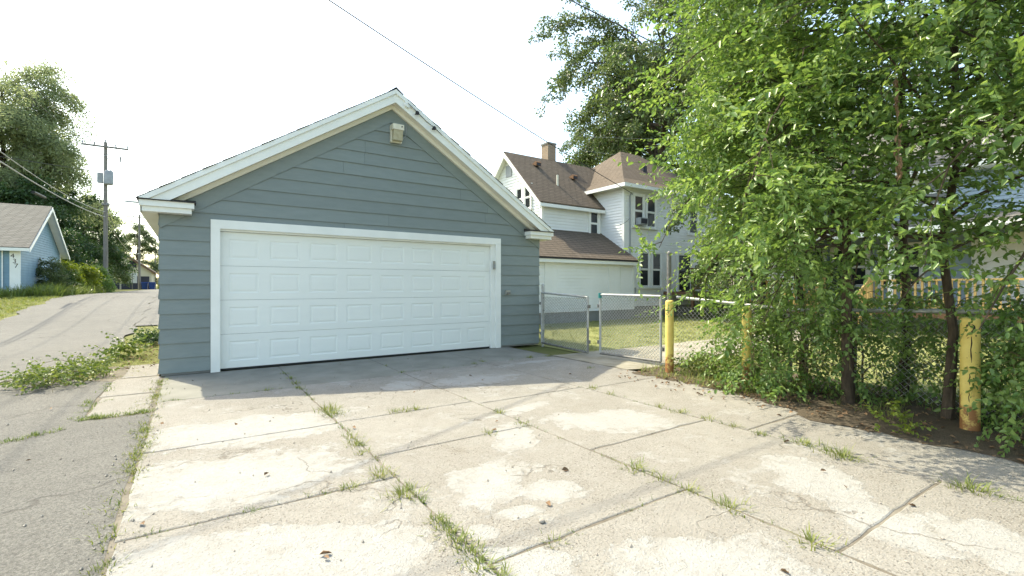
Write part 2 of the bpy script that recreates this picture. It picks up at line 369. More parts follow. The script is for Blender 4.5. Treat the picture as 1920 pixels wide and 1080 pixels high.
def fbox(mb, fr, a0, a1, b0, b1, z0, z1):
    vs = [fr(a, b, z) for z in (z0, z1) for a, b in ((a0, b0), (a1, b0), (a1, b1), (a0, b1))]
    return mb.add(vs, [(0, 3, 2, 1), (4, 5, 6, 7), (0, 1, 5, 4), (1, 2, 6, 5), (2, 3, 7, 6), (3, 0, 4, 7)])
def window(parent, fr, a0, a1, z0, z1, m='white', mid=True, d=.085):
    w = .09; mb = MB()
    fbox(mb, fr, a0 - w, a0, .004, d, z0 - .02, z1 + w); fbox(mb, fr, a1, a1 + w, .004, d, z0 - .02, z1 + w)
    fbox(mb, fr, a0, a1, .004, d, z1, z1 + w)
    o = mb.build('window', m, parent)
    mb = MB(); fbox(mb, fr, a0 - w - .03, a1 + w + .03, .006, d + .04, z0 - .09, z0 - .02); mb.build('sill', m, o)
    zm = (z0 + z1) / 2
    for k, (b, t, dep) in enumerate(((z0, zm, .056), (zm, z1, .068)) if mid else ((z0, z1, .06),)):
        mb = MB(); fbox(mb, fr, a0 + .03, a1 - .03, .03, dep - .012, b + .03, t - .03); mb.build('pane', 'glass', o)
        mb = MB()
        fbox(mb, fr, a0, a0 + .04, .006, dep, b, t); fbox(mb, fr, a1 - .04, a1, .006, dep, b, t)
        fbox(mb, fr, a0 + .04, a1 - .04, .006, dep, b, b + .04); fbox(mb, fr, a0 + .04, a1 - .04, .006, dep, t - .04, t)
        mb.build('sash', m, o)
    return o
def text_verts(body, size):
    c = bpy.data.curves.new('lettering', 'FONT'); c.body = body; c.size = size; c.align_x = 'CENTER'; c.extrude = .0008
    o = bpy.data.objects.new('lettering', c); COL.objects.link(o)
    dg = bpy.context.evaluated_depsgraph_get(); me = bpy.data.meshes.new_from_object(o.evaluated_get(dg))
    bpy.data.objects.remove(o); bpy.data.curves.remove(c); return me

def sstep(a, b, t):
    t = min(1, max(0, (t - a) / (b - a))); return t * t * (3 - 2 * t)
def H(x, y):                                               # the alley climbs gently behind the garage
    return .88 * sstep(4.5, 21, y) * (1 - sstep(-.6, 3.5, x)) if y < 60 or x < 4 else .88 * (1 - sstep(-.6, 3.5, x))

# ------------------------------------------------------------------ ground sheets
def sheet(name, xs, ys, dz, m, keep=None):
    V = [(x, y, H(x, y) + dz) for y in ys for x in xs]; nx = len(xs)
    F = [(j * nx + i, j * nx + i + 1, (j + 1) * nx + i + 1, (j + 1) * nx + i) for j in range(len(ys) - 1) for i in range(nx - 1)]
    me = bpy.data.meshes.new(name); me.from_pydata(V, [], F); me.update()
    me.polygons.foreach_set('use_smooth', [True] * len(me.polygons))
    return tag(link_mesh(name, me, m), kind='structure')
lin = lambda a, b, n: [a + (b - a) * i / (n - 1) for i in range(n)]
sheet('ground', [-300, -120, -50, -25] + lin(-14, 5, 39) + [8, 12, 20, 30, 60, 130, 300], [-60, -25] + lin(-12, 40, 105) + [50, 58, 62, 80, 120, 200, 600], -.05, 'ground')
# grassy verge is the ground itself; alley of worn asphalt
ya = lin(-14, 40, 109) + [50, 58, 62, 80, 120, 160]
mb = MB(); L = []; Rr = []
for i, y in enumerate(ya):
    jl = .10 * math.sin(y * 1.7) + .08 * math.sin(y * 4.1 + 1); jr = .07 * math.sin(y * 2.3 + 2) + .05 * math.sin(y * 5.3)
    xr = -.95 + jr
    row = [-4.2 + jl, -3.2, -2.6, -2.0, -1.4, xr]
    L.append([(x, y, H(x, y) - .012) for x in row])
nx = 6; V = [v for r in L for v in r]
F = [(j * nx + i, j * nx + i + 1, (j + 1) * nx + i + 1, (j + 1) * nx + i) for j in range(len(L) - 1) for i in range(nx - 1)]
tag(MB().add(V, F).build('alley_road', 'asphalt'), kind='structure')
tag(MB().add([(-1.2, -14, -.004), (.045, -14, -.004), (.045, -6, -.004), (.02, -4.5, -.004), (.05, -3.4, -.004), (.03, -2.32, -.004), (-.3, -2.36, -.004), (-.49, -2.30, -.004), (-.53, -1.2, -.004), (-.50, -.1, -.004), (-.9, .3, -.006), (-1.2, .35, -.007)], [tuple(range(12))]).build('asphalt_apron', 'asphalt'), kind='structure')
# parking bay beside the alley, behind the garage side
mb = MB(); V = [(x, y, H(x, y) - .020) for y in lin(9, 30, 22) for x in (-1.0, -.3, .6, 2.0)]
tag(MB().add(V, [(j * 4 + i, j * 4 + i + 1, (j + 1) * 4 + i + 1, (j + 1) * 4 + i) for j in range(21) for i in range(3)]).build('parking_bay', 'asphalt'), kind='structure')

# driveway of separate concrete slabs, soil in the joints
drive = tag(MB().add([(-.10, -10.6, -.006), (5.9, -10.6, -.006), (5.9, 0.0, -.006), (-.10, 0.0, -.006)], [(0, 1, 2, 3)]).build('driveway', 'drysoil'), kind='structure')
def slab(x0, x1, y0, y1, m, gap=.012, dz=0., ragged=.012, tilt=(0, 0)):
    pts = []
    def run(ax, ay, bx, by):
        n = max(2, int(math.hypot(bx - ax, by - ay) / .12))
        for i in range(n):
            t = i / n; nxx, nyy = (by - ay), -(bx - ax); l = math.hypot(nxx, nyy)
            j = -abs(random.gauss(0, ragged)) * (1 if 0 < i else 1.5)
            pts.append((ax + (bx - ax) * t + nxx / l * j, ay + (by - ay) * t + nyy / l * j))
    a, b, c, d = x0 + gap, x1 - gap, y0 + gap, y1 - gap
    run(a, c, b, c); run(b, c, b, d); run(b, d, a, d); run(a, d, a, c)
    cx, cy = (a + b) / 2, (c + d) / 2
    zz = lambda x, y: dz + tilt[0] * (x - cx) + tilt[1] * (y - cy)
    n = len(pts); e = .008
    ins = [(cx + (x - cx) * (1 - e / max(.2, abs(b - a) / 2)), cy + (y - cy) * (1 - e / max(.2, abs(d - c) / 2))) for x, y in pts]
    V = [(x, y, zz(x, y)) for x, y in ins] + [(x, y, zz(x, y) - .004) for x, y in pts] + [(x, y, -.09) for x, y in pts]
    F = [tuple(range(n))] + [(k * n + i, (k + 1) * n + i, (k + 1) * n + (i + 1) % n, k * n + (i + 1) % n) for k in (0, 1) for i in range(n)]
    return MB().add(V, F).build('concrete_slab', m, drive)
XL = [.05, 1.50, 2.94, 4.44, 5.85]
YL = {0: [0, -1.82, -3.75, -5.25, -7.0, -8.8, -10.6], 1: [0, -1.75, -3.72, -4.80, -6.45, -8.4, -10.6], 2: [0, -1.6, -3.85, -5.6, -7.3, -9, -10.6], 3: [0, -1.5, -3.95, -6.0, -8.0, -10.6]}
for k in range(4):
    for y1, y0 in zip(YL[k], YL[k][1:]):
        first = y1 == 0
        slab(XL[k], XL[k + 1], y0, y1 - (.015 if first else 0), 'apron' if first else 'concrete', gap=.004 if not first else .003, dz=0,
             ragged=.002 if first else .006, tilt=(0, 0))
tag(MB().add([(-.75, -2.5, -.010), (-.10, -2.5, -.010), (-.10, 0, -.010), (-.02, 0, -.010), (-.02, 1.5, -.010), (-.75, 1.5, -.010)], [tuple(range(6))]).build('soil_strip', 'drysoil'), kind='structure')
# small old slabs between the alley and the garage corner
for x0, x1, y0, y1 in ((-.52, .02, -1.15, .1), (-.50, .02, -2.28, -1.18), (-.45, -.03, .15, 1.4)):
    slab(x0, x1, y0, y1, 'concrete', gap=.008, dz=-.003, ragged=.012, tilt=(.0, 0))

# dirt bed along the tree row, lawn, path
def blob_sheet(name, pts, z, m, sub=.25, j=.05):
    out = []
    for i, (ax, ay) in enumerate(pts):
        bx, by = pts[(i + 1) % len(pts)]; n = max(1, int(math.hypot(bx - ax, by - ay) / sub))
        if n > 60: n = 1
        for k in range(n): t = k / n; out.append((ax + (bx - ax) * t + random.gauss(0, j), ay + (by - ay) * t + random.gauss(0, j), z))
    return tag(MB().add(out, [tuple(range(len(out)))]).build(name, m), kind='structure')
blob_sheet('lawn', [(6.55, -12), (40, -12), (40, 40), (6.72, 40), (6.72, 0), (6.6, -3.3)], -.035, 'lawn', .4, .0)
blob_sheet('dirt_bed', [(5.75, -3.55), (6.25, -3.35), (7.3, -3.7), (7.6, -5), (7.8, -11), (5.4, -11), (5.25, -7.2), (5.3, -6.2), (5.75, -5.2), (5.72, -4.2)], .004, 'dirt', .12, .04)
blob_sheet('garden_path', [(5.86, -1.45), (9, -1.55), (16.5, -1.5), (16.5, -2.6), (10, -3.0), (6.6, -3.42), (5.88, -3.3)], -.006, 'path', .3, .03)

# ------------------------------------------------------------------ the garage
W, D, Z0, EXP = 6.70, 6.9, .035, .2105
SL = 2.26 / 3.55                                           # roof slope
RZ = 4.72                                                  # underside line of the roof plane at the ridge, x = W/2
wall_top = lambda x: RZ - .16 - SL * abs(x - W / 2)
G = empty('garage', (W / 2, 0, 0), 'grey lap-sided garage with white double door and white gable trim', 'garage')
fs = frame((0, 0, 0), (1, 0, 0), (0, -1, 0))
gable = [(-.004, Z0), (W + .004, Z0), (W + .004, wall_top(0)), (W / 2, wall_top(W / 2)), (-.004, wall_top(0))]
DX0, DX1, DZ = .60, 5.68, 2.26                             # outer edges of the door casing
k = 0
while Z0 + k * EXP < 4.5:
    z0 = Z0 + k * EXP; z1 = z0 + EXP; poly = clip(gable, z0, z1)
    z1e = z1
    if poly:
        jit = random.uniform(-.003, .003)
        if z1 <= DZ + .001: parts = [clip(poly, -1, DX0 - .004, 0), clip(poly, DX1 + .004, 9, 0)]
        elif z0 < DZ:
            parts = [clip(poly, -1, DX0 - .004, 0), clip(clip(poly, DX0 - .004, DX1 + .004, 0), DZ + .004, z1, 1), clip(poly, DX1 + .004, 9, 0)]
        else: parts = [poly]
        cut = []
        for pp in parts:
            if len(pp) >= 3 and max(q[0] for q in pp) - min(q[0] for q in pp) > 2.6:
                xc = random.uniform(min(q[0] for q in pp) + .7, max(q[0] for q in pp) - .7); cut += [clip(pp, -1, xc - .0015, 0), clip(pp, xc + .0015, 9, 0)]
            else: cut.append(pp)
        for pp in cut:
            if len(pp) >= 3:
                mb = MB(); lap_board(mb, pp, z0, z1, fs, .024 + jit, .006); mb.build('siding_board', 'siding', G)
    k += 1
# side and rear walls: boards on both long sides
for sx, fr in ((0, frame((0, D, 0), (0, -1, 0), (-1, 0, 0))), (1, frame((W, 0, 0), (0, 1, 0), (1, 0, 0)))):
    for k in range(11):
        mb = MB(); z0 = Z0 + k * EXP; lap_board(mb, [(.0, z0), (D - .002, z0), (D - .002, z0 + EXP), (.0, z0 + EXP)], z0, z0 + EXP, fr, .024, .006); mb.build('siding_board', 'siding', G)
mb = MB(); mb.prism([(.02, D, 0), (W - .02, D, 0), (W - .02, D, wall_top(0)), (W / 2, D, wall_top(W / 2)), (.02, D, wall_top(0))], (0, -.08, 0)); mb.build('rear_wall', 'siding', G)
# wall core behind the boards with a real opening
mb = MB()
mb.box(.01, .66, .003, .12, 0, 2.4); mb.box(5.62, W - .01, .003, .12, 0, 2.4)
mb.prism([(.01, .003, 2.4), (W - .01, .003, 2.4), (W / 2, .003, wall_top(W / 2) - .02)], (0, .117, 0)); mb.box(.66, 5.62, .003, .12, 2.2, 2.4)
mb.box(.01, .12, .12, D - .1, 0, 2.4); mb.box(W - .12, W - .01, .12, D - .1, 0, 2.4)
mb.build('wall_core', 'found', G)
# grey frieze board under each rake
for sgn in (-1, 1):
    x0 = W / 2; xe = W / 2 + sgn * (W / 2 + .0)
    zt = lambda x: RZ - .255 - SL * abs(x - W / 2)
    mb = MB(); poly = [(x0, -.030, zt(x0)), (x0, -.030, zt(x0) - .24), (xe - sgn * .0, -.030, zt(xe) - .24), (xe, -.030, zt(xe))]
    if sgn > 0: poly = poly[::-1]
    mb.prism(poly, (0, .028, 0)); mb.build('frieze_board', 'siding', G)
# white casing
mb = MB(); mb.box(DX0, .72, -.045, .0, .0, DZ - .13); mb.build('door_casing', 'white', G)
mb = MB(); mb.box(5.56, DX1, -.045, .0, .0, DZ - .13); mb.build('door_casing', 'white', G)
mb = MB(); mb.box(DX0, DX1, -.047, .0, DZ - .13, DZ); mb.build('door_casing', 'white', G)
mb = MB(); mb.box(.66, .722, .0, .14, 0, DZ - .13); mb.box(5.47, 5.56, .0, .14, 0, DZ - .13); mb.box(.722, 5.47, .0, .14, 2.10, DZ - .13); mb.build('door_jamb', 'white', G)
mb = MB(); mb.box(.73, 5.46, .055, .12, .0, .03); mb.build('bottom_seal', 'black', G)
# sectional door: four sections, eight raised panels each
dx0, dx1 = .724, 5.468; sec = (2.10 - .03) / 4
for r in range(4):
    b = .03 + r * sec; t = b + sec - .004; yf = .052
    cw = (dx1 - dx0) / 8; mb = MB(); py0, py1 = b + .105, t - .105
    mb.box(dx0, dx1, yf, yf + .04, b, py0); mb.box(dx0, dx1, yf, yf + .04, py1, t)
    xs = [dx0] + [v for c in range(8) for v in (dx0 + c * cw + (.075 if c else .11), dx0 + (c + 1) * cw - (.075 if c < 7 else .11))] + [dx1]
    for a, c in zip(xs[0::2], xs[1::2]): mb.box(a, c, yf, yf + .04, py0, py1)
    so = mb.build('door_section', 'door', G)
    for a, c in zip(xs[1:-1:2], xs[2::2]):
        mb = MB(); rings = [(0, 0), (.014, .0055), (.030, .0055), (.05, .001)]; V = []
        for ins, dp in rings: V += [(a + ins, yf + dp, py0 + ins), (c - ins, yf + dp, py0 + ins), (c - ins, yf + dp, py1 - ins), (a + ins, yf + dp, py1 - ins)]
        Fc = [(i * 4 + j, i * 4 + (j + 1) % 4, (i + 1) * 4 + (j + 1) % 4, (i + 1) * 4 + j) for i in range(3) for j in range(4)] + [(12, 13, 14, 15)]
        mb.add(V, Fc).build('raised_panel', 'door', so)
# roof: deck, shingle courses, rake fascia, soffit, returns
OV, OE = .24, .22                                          # overhang at the gable and at the eaves
rz = lambda x: RZ - SL * abs(x - W / 2)
for sgn in (-1, 1):
    xe = W / 2 + sgn * (W / 2 + OE)
    mb = MB(); poly = [(W / 2, -OV + .02, rz(W / 2)), (xe, -OV + .02, rz(xe)), (xe, -OV + .02, rz(xe) + .02), (W / 2, -OV + .02, rz(W / 2) + .02)]
    mb.prism(poly, (0, D + 2 * OV - .04, 0)); deck = mb.build('roof_deck', 'cream', G)
    n = 29; sx = (W / 2 + OE + .03) / n
    for c in range(n):
        xa = W / 2 + sgn * (W / 2 + OE + .03 - c * sx); xb = W / 2 + sgn * max(.0, W / 2 + OE + .03 - c * sx - sx * 1.35)
        pj = random.uniform(0, .03)
        p = [(xa, rz(xa) + .026), (xb, rz(xb) + .024), (xb, rz(xb) + .034), (xa, rz(xa) + .041)]
        mb = MB(); mb.prism([(x, -OV - .012 - pj, z) for x, z in p], (0, D + 2 * OV + .02 + pj, 0)); mb.build('shingle_course', 'shingle_dark', deck)
    # wide white rake board with a narrower moulding above, cream soffit behind
    def strip(name, y0, y1, up, dn, m, par=G, xin=W / 2, xout=None):
        xo = xe if xout is None else xout; mb = MB()
        pl = clip([(xin, rz(xin) - up), (xo, rz(xo) - up), (xo, rz(xo) - dn), (xin, rz(xin) - dn)], 2.462, 9)
        mb.prism([(x, y0, z) for x, z in pl], (0, y1 - y0, 0)); return mb.build(name, m, par)
    strip('rake_board', -OV - .000, -OV + .022, .055, .20, 'white'); strip('rake_moulding', -OV - .026, -OV + .02, -.022, .054, 'white')
    strip('bed_moulding', -.085, -.032, .188, .268, 'cream'); strip('rake_soffit', -OV + .023, -.032, .168, .186, 'cream')
    # cornice return: boxed white end with its little shingled top
    xi = W / 2 + sgn * (W / 2 - .40); zc = 2.295
    a, c = sorted((xe, xi)); mb = MB(); mb.box(a + .03, c - .03, -OV + .03, -.026, zc, zc + .07); mb.box(a, c, -OV - .004, -.026, zc + .071, zc + .15)
    o = mb.build('cornice_return', 'white', G)
    mb = MB(); mb.add([(a - .02, -OV - .03, zc + .156), (c + .02, -OV - .03, zc + .156), (c + .02, -.031, zc + .215), (a - .02, -.031, zc + .215),
                       (a - .02, -OV - .03, zc + .151), (c + .02, -OV - .03, zc + .151), (c + .02, -.031, zc + .151), (a - .02, -.031, zc + .151)],
                      [(0, 1, 2, 3), (7, 6, 5, 4), (0, 4, 5, 1), (1, 5, 6, 2), (3, 2, 6, 7), (0, 3, 7, 4)]); mb.build('return_cap', 'shingle_dark', o)
    mb = MB(); a, c = sorted((W / 2 + sgn * (W / 2 + .024), xe - sgn * .015)); mb.box(a, c, -.025, D + .1, zc - .005, zc + .012); mb.build('eave_soffit', 'cream', G)
    mb = MB(); a, c = sorted((xe - sgn * .014, xe)); mb.box(a, c, -OV + .1, D + OV, zc, zc + .15); mb.build('eave_fascia', 'white', G)
mb = MB(); mb.prism([(W / 2 - .14, -OV - .03, rz(.14 + W / 2) + .045), (W / 2, -OV - .03, RZ + .048), (W / 2 + .14, -OV - .03, rz(.14 + W / 2) + .045), (W / 2, -OV - .03, RZ + .062)], (0, D + 2 * OV + .05, 0)); mb.build('ridge_cap', 'shingle_dark', G)
# small fittings of the garage
mb = MB(); mb.box(5.478, 5.53, -.026 + .03, .0 - .022, 1.62, 1.78); o = MB().box(5.482, 5.53, -.075, -.047, 1.62, 1.79).build('keypad', 'beige', G)
MB().box(5.488, 5.524, -.081, -.0752, 1.64, 1.73).build('keypad_cover', 'grey_metal', o)
mb = MB(); mb.box(5.80, 5.90, -.075, -.024, 1.10, 1.19); mb.build('outlet_box', 'beige', G)
mb = MB(); mb.box(5.815, 5.885, -.10, -.076, 1.11, 1.15); mb.build('outlet_cover', 'galvdark', G)
for xx in (3.72, 4.05):
    z = rz(xx) - .10
    MB().tube([(xx, -OV, z), (xx, -OV - .05, z), (xx, -OV - .09, z - .005), (xx, -OV - .095, z - .005)], [.012, .022, .038, .03], 10).build('wire_insulator', 'black', G, True)
MB().tube([(3.55, -OV - .008, rz(3.55) - .085), (3.56, -OV - .05, rz(3.55) - .086)], [.055, .05], 14).build('round_cover', 'white', G, True)
MB().tube([(3.56, -OV - .055, rz(3.56) - .06), (3.72, -OV - .085, rz(3.72) - .085), (3.9, -OV - .085, rz(3.9) - .12), (4.05, -OV - .09, rz(4.05) - .09), (4.2, -OV - .1, rz(4.2) - .12)], .006, 5).build('feed_wire', 'wire', G)
MB().tube([(3.62, -.045, 4.42), (3.63, -.045, 4.2), (3.61, -.045, 4.02), (3.53, -.05, 3.93)], .006, 5).build('lamp_cable', 'grey_metal', G)

# wall lamp on the gable
lampx = 3.42
WL = empty('wall_lamp', (lampx, -.03, 3.9), 'ivory box lamp with yellowed lens high on the garage gable', 'lamp')
MB().box(lampx - .10, lampx + .10, -.085, -.026, 3.86, 4.16).build('housing', 'ivory', WL)
MB().prism([(lampx - .10, -.086, 4.16), (lampx - .10, -.20, 4.16), (lampx - .10, -.20, 4.065), (lampx - .10, -.086, 4.065)], (.20, 0, 0)).build('hood', 'ivory', WL)
MB().prism([(lampx - .085, -.0865, 4.063), (lampx - .085, -.19, 4.063), (lampx - .085, -.165, 3.885), (lampx - .085, -.0865, 3.875)], (.17, 0, 0)).build('lens', 'lens', WL)
MB().tube([(lampx + .06, -.20, 4.12), (lampx + .06, -.215, 4.12)], .012, 10).build('photo_sensor', 'black', WL)

# ------------------------------------------------------------------ white house beyond the lawn
HW = empty('white_house', (15, 5.1, 0), 'white two-storey clapboard house with brown shingle roofs beyond the lawn', 'house')
X1, YM, YW, YLn = 14.96, 5.1, 6.41, 4.6
EX = .12
def roof(poly, th, m, parent, name='roof'):
    a, b, c = (Vector(p) for p in poly[:3]); n = (b - a).cross(c - a).normalized()
    if n.z < 0: n = -n
    mb = MB(); mb.prism([Vector(p) - n * th for p in poly], n * th); return mb.build(name, m, parent)
fF = lambda y: frame((0, y, 0), (1, 0, 0), (0, -1, 0))
fL = lambda x: frame((x, 0, 0), (0, 1, 0), (-1, 0, 0))
WX0, WYc, WZ = 11.75, 8.70, 4.78                          # the wing: gable towards the garage, ridge along x
wry = 7.02; hw = WYc - YW
lap_wall('wing_wall', [(WX0, .3), (X1, .3), (X1, WZ), (WX0, WZ)], EX, fF(YW), 'house', HW)
lap_wall('gable_wall', [(YW, .3), (2 * WYc - YW, .3), (2 * WYc - YW, WZ), (WYc, wry - .05), (YW, WZ)], EX, fL(WX0), 'house', HW)
ws = (wry - WZ) / hw; oh = .28
roof([(WX0 - oh, YW - oh, WZ - ws * oh + .05), (X1 + 1.2, YW - oh, WZ - ws * oh + .05), (X1 + 3.0, WYc, wry + .05), (WX0 - oh, WYc, wry + .05)], .10, 'shingle_brown', HW)
roof([(WX0 - oh, 2 * WYc - YW + oh, WZ - ws * oh + .05), (X1 + 1.2, 2 * WYc - YW + oh, WZ - ws * oh + .05), (X1 + 3, WYc, wry + .052), (WX0 - oh, WYc, wry + .052)], .10, 'shingle_brown', HW)
for s in (-1, 1):                                          # rake boards of the wing gable
    mb = MB(); ye = WYc + s * (hw + oh)
    mb.prism([(WX0 - oh - .02, WYc, wry - .01), (WX0 - oh - .02, ye, WZ - ws * oh - .02), (WX0 - oh - .02, ye, WZ - ws * oh - .20), (WX0 - oh - .02, WYc, wry - .22)], (.03, 0, 0)); mb.build('rake_board', 'white', HW)
    mb = MB(); mb.prism([(WX0 - oh + .012, WYc, wry - .08), (WX0 - oh + .012, ye, WZ - ws * oh - .08), (WX0 - oh + .012, ye, WZ - ws * oh - .10), (WX0 - oh + .012, WYc, wry - .10)], (oh - .035, 0, 0)); mb.build('soffit', 'white', HW)
MB().box(WX0 - oh, X1 - .05, YW - oh - .02, YW - oh + .01, WZ - ws * oh - .14, WZ - ws * oh - .01).build('eave_board', 'white', HW)
MB().box(WX0 - .03, WX0 + .09, YW - .035, YW + .08, .3, WZ - .2).build('corner_board', 'white', HW)
window(HW, fL(WX0), 7.10, 7.48, 4.45, 5.35); window(HW, fL(WX0), 7.68, 8.06, 4.45, 5.35)
mb = MB(); fbox(mb, fL(WX0), WYc - .22, WYc + .22, .02, .05, 6.0, 6.5); mb.build('gable_vent', 'grey_metal', HW)
window(HW, fF(YW), 14.28, 14.72, 3.45, 4.42)
# the main block with its hipped roof
MX1, MY1, MZ = 22.4, 11.2, 5.42
lap_wall('main_wall', [(X1, .45), (MX1, .45), (MX1, MZ), (X1, MZ)], EX, fF(YM), 'house', HW)
lap_wall('main_wall', [(YM, .45), (MY1, .45), (MY1, MZ), (YM, MZ)], EX, fL(X1), 'house', HW)
lap_wall('main_wall', [(YM, .45), (MY1, .45), (MY1, MZ), (YM, MZ)], EX, frame((MX1, 0, 0), (0, 1, 0), (1, 0, 0)), 'house', HW)
MB().box(X1 - .03, X1 + .10, YM - .03, YM + .10, .45, MZ).build('corner_board', 'white', HW)
o2 = .45; e = MZ - .02; A = (X1 + 3.05, YM + 3.05, 7.98); B = (MX1 - 3.05, YM + 3.05, 7.98)
c00 = (X1 - o2, YM - o2, e); c10 = (MX1 + o2, YM - o2, e); c11 = (MX1 + o2, MY1 + o2, e); c01 = (X1 - o2, MY1 + o2, e)
def flared(c0, c1, t1, t0):                                # hip slopes kick out slightly above the eaves
    m0 = Vector(c0).lerp(Vector(t0), .22) - Vector((0, 0, .16)); m1 = Vector(c1).lerp(Vector(t1), .22) - Vector((0, 0, .16))
    roof([c0, c1, m1, m0], .05, 'shingle_brown', HW)
    roof([m0, m1, t1, t0] if (Vector(t0) - Vector(t1)).length > .01 else [m0, m1, t0], .05, 'shingle_brown', HW)
flared(c00, c10, B, A); flared(c10, c11, B, B); flared(c11, c01, A, B); flared(c01, c00, A, A)
mb = MB(); mb.box(c00[0] + .03, c10[0] - .03, c00[1] + .03, c11[1] - .03, e - .10, e - .055); mb.build('eave_soffit', 'white', HW)
mb = MB(); mb.box(c00[0], c10[0], c00[1], c00[1] + .028, e - .15, e - .005); mb.box(c00[0], c00[0] + .028, c00[1] + .028, c01[1], e - .15, e - .005); mb.build('eave_board', 'white', HW)
window(HW, fF(YM), 15.52, 16.05, 3.78, 5.05); window(HW, fF(YM), 16.30, 16.83, 3.78, 5.05)
window(HW, fF(YM), 15.86, 16.40, 1.27, 2.70); window(HW, fF(YM), 16.64, 17.18, 1.27, 2.70)
window(HW, fF(YM), 19.2, 19.8, 3.7, 5.0); window(HW, fF(YM), 18.4, 19.3, .9, 2.7, mid=False)
mb = MB(); mb.box(15.56, 16.02, YM - .34, YM - .088, 3.82, 4.10); ac = mb.build('air_conditioner', 'grey_metal', HW)
mb = MB(); mb.box(15.60, 15.98, YM - .346, YM - .3405, 3.86, 4.06); mb.build('grille', 'dark', ac)
MB().tube([(15.26, YM - .05, 1.0), (15.26, YM - .05, 4.95), (15.3, YM - .06, 5.08), (15.36, YM - .10, 5.06)], .03, 8).build('service_conduit', 'grey_metal', HW, True)
MB().tube([(15.42, YM - .08, .6), (15.42, YM - .08, 2.1)], .022, 6).build('meter_pipe', 'galvdark', HW)
mb = MB(); mb.box(15.34, 15.5, YM - .16, YM - .022, 1.0, 1.22); mb.build('meter_box', 'grey_metal', HW)
# lean-to
lap_wall('lean_to_wall', [(8.6, .36), (X1, .36), (X1, 2.26), (8.6, 2.26)], EX, fF(YLn), 'house', HW)
lap_wall('lean_to_wall', [(YLn, .36), (YM, .36), (YM, 2.45), (YLn, 2.2)], EX, frame((X1, 0, 0), (0, 1, 0), (1, 0, 0)), 'house', HW)
lap_wall('lean_to_wall', [(YLn, .36), (YW + .3, .36), (YW + .3, 3.2), (YLn, 2.2)], EX, fL(8.6), 'house', HW)
roof([(8.4, YLn - .24, 2.30), (X1 + .04, YLn - .24, 2.30), (X1 + .04, YW - .02, 3.55), (8.4, YW - .02, 3.55)], .07, 'shingle_brown', HW, 'lean_to_roof')
MB().box(8.4, X1 + .03, YLn - .26, YLn - .235, 2.10, 2.235).build('eave_board', 'white', HW)
MB().box(8.4, X1 + .03, YLn - .285, YLn - .262, 2.225, 2.262).build('drip_edge', 'dark', HW)
for a, b in ((10.45, 11.0), (13.55, 14.15)): MB().box(a, b, YLn - .035, YLn - .006, .42, 2.12).build('flat_panel', 'house', HW)
MB().box(14.16, 14.20, YLn - .04, YLn - .006, .36, 2.12).build('trim_strip', 'white', HW)
MB().box(X1 - .08, X1 + .02, YLn - .03, YLn + .02, .36, 2.2).build('corner_board', 'white', HW)
mb = MB(); mb.box(8.62, X1 - .02, YLn + .02, YM, -.1, .36); mb.box(X1 + .02, MX1 - .03, YM + .02, YM + .3, -.1, .45); mb.box(X1 + .02, X1 + .3, YM, MY1, -.1, .45); mb.build('foundation', 'found', HW)
# chimney, vents
mb = MB(); mb.box(14.15, 14.62, 9.05, 9.55, 6.4, 7.95); ch = mb.build('chimney', 'brickchim', HW)
mb = MB(); mb.box(14.12, 14.65, 9.02, 9.58, 7.951, 8.03); mb.build('chimney_cap', 'found', ch)
def on_roof(x, y): return wry - ws * (WYc - y) + .05
for x, y in ((12.75, 8.1), (14.45, 7.65)):
    z = on_roof(x, y); mb = MB(); mb.prism([(x - .13, y - .16, z - .02), (x - .13, y + .14, z + .10), (x - .13, y - .10, z + .19), (x - .13, y - .18, z + .14)], (.26, 0, 0)); v = mb.build('roof_vent', 'deckwood', HW)
    MB().box(x - .10, x + .10, y - .19, y - .178, z - .005, z + .11).build('vent_mouth', 'dark', v)
z = on_roof(13.15, 7.15); MB().tube([(13.15, 7.15, z - .1), (13.15, 7.15, z + .42)], .045, 10).build('vent_pipe', 'ivory', HW, True)
mb = MB(); mb.box(17.6, 17.85, 6.35, 6.6, 6.55, 6.85); mb.build('roof_vent', 'dark', HW)
# brown deck with railing on the right of the house
DK = empty('wooden_deck', (18.5, 4.4, 0), 'brown wooden deck with picket railing at the white house', 'deck')
MB().box(17.35, 21.8, 3.55, 5.03, .92, 1.04).build('deck_floor', 'deckwood', DK)
MB().box(17.3, 21.85, 3.50, 3.54, .78, 1.04).build('rim_board', 'deckwood', DK)
for x in (17.4, 19.0, 20.6, 21.75): MB().box(x - .05, x + .05, 3.56, 3.66, -.05, 1.98).build('post', 'deckwood', DK)
MB().box(17.3, 21.85, 3.53, 3.68, 1.985, 2.03).build('top_rail', 'deckwood', DK)
MB().box(17.46, 21.7, 3.585, 3.625, 1.14, 1.2).build('bottom_rail', 'deckwood', DK)
pk = None
for i in range(29):
    x = 17.53 + i * .145
    if pk is None: pk = MB().box(-.02, .02, -.02, .02, 0, .785).build('picket', 'deckwood', DK); pk.location = Vector((x, 3.605, 1.2)) - DK.location
    else:
        c = pk.copy(); COL.objects.link(c); c.parent = DK; c.location = Vector((x, 3.605, 1.2)) - DK.location

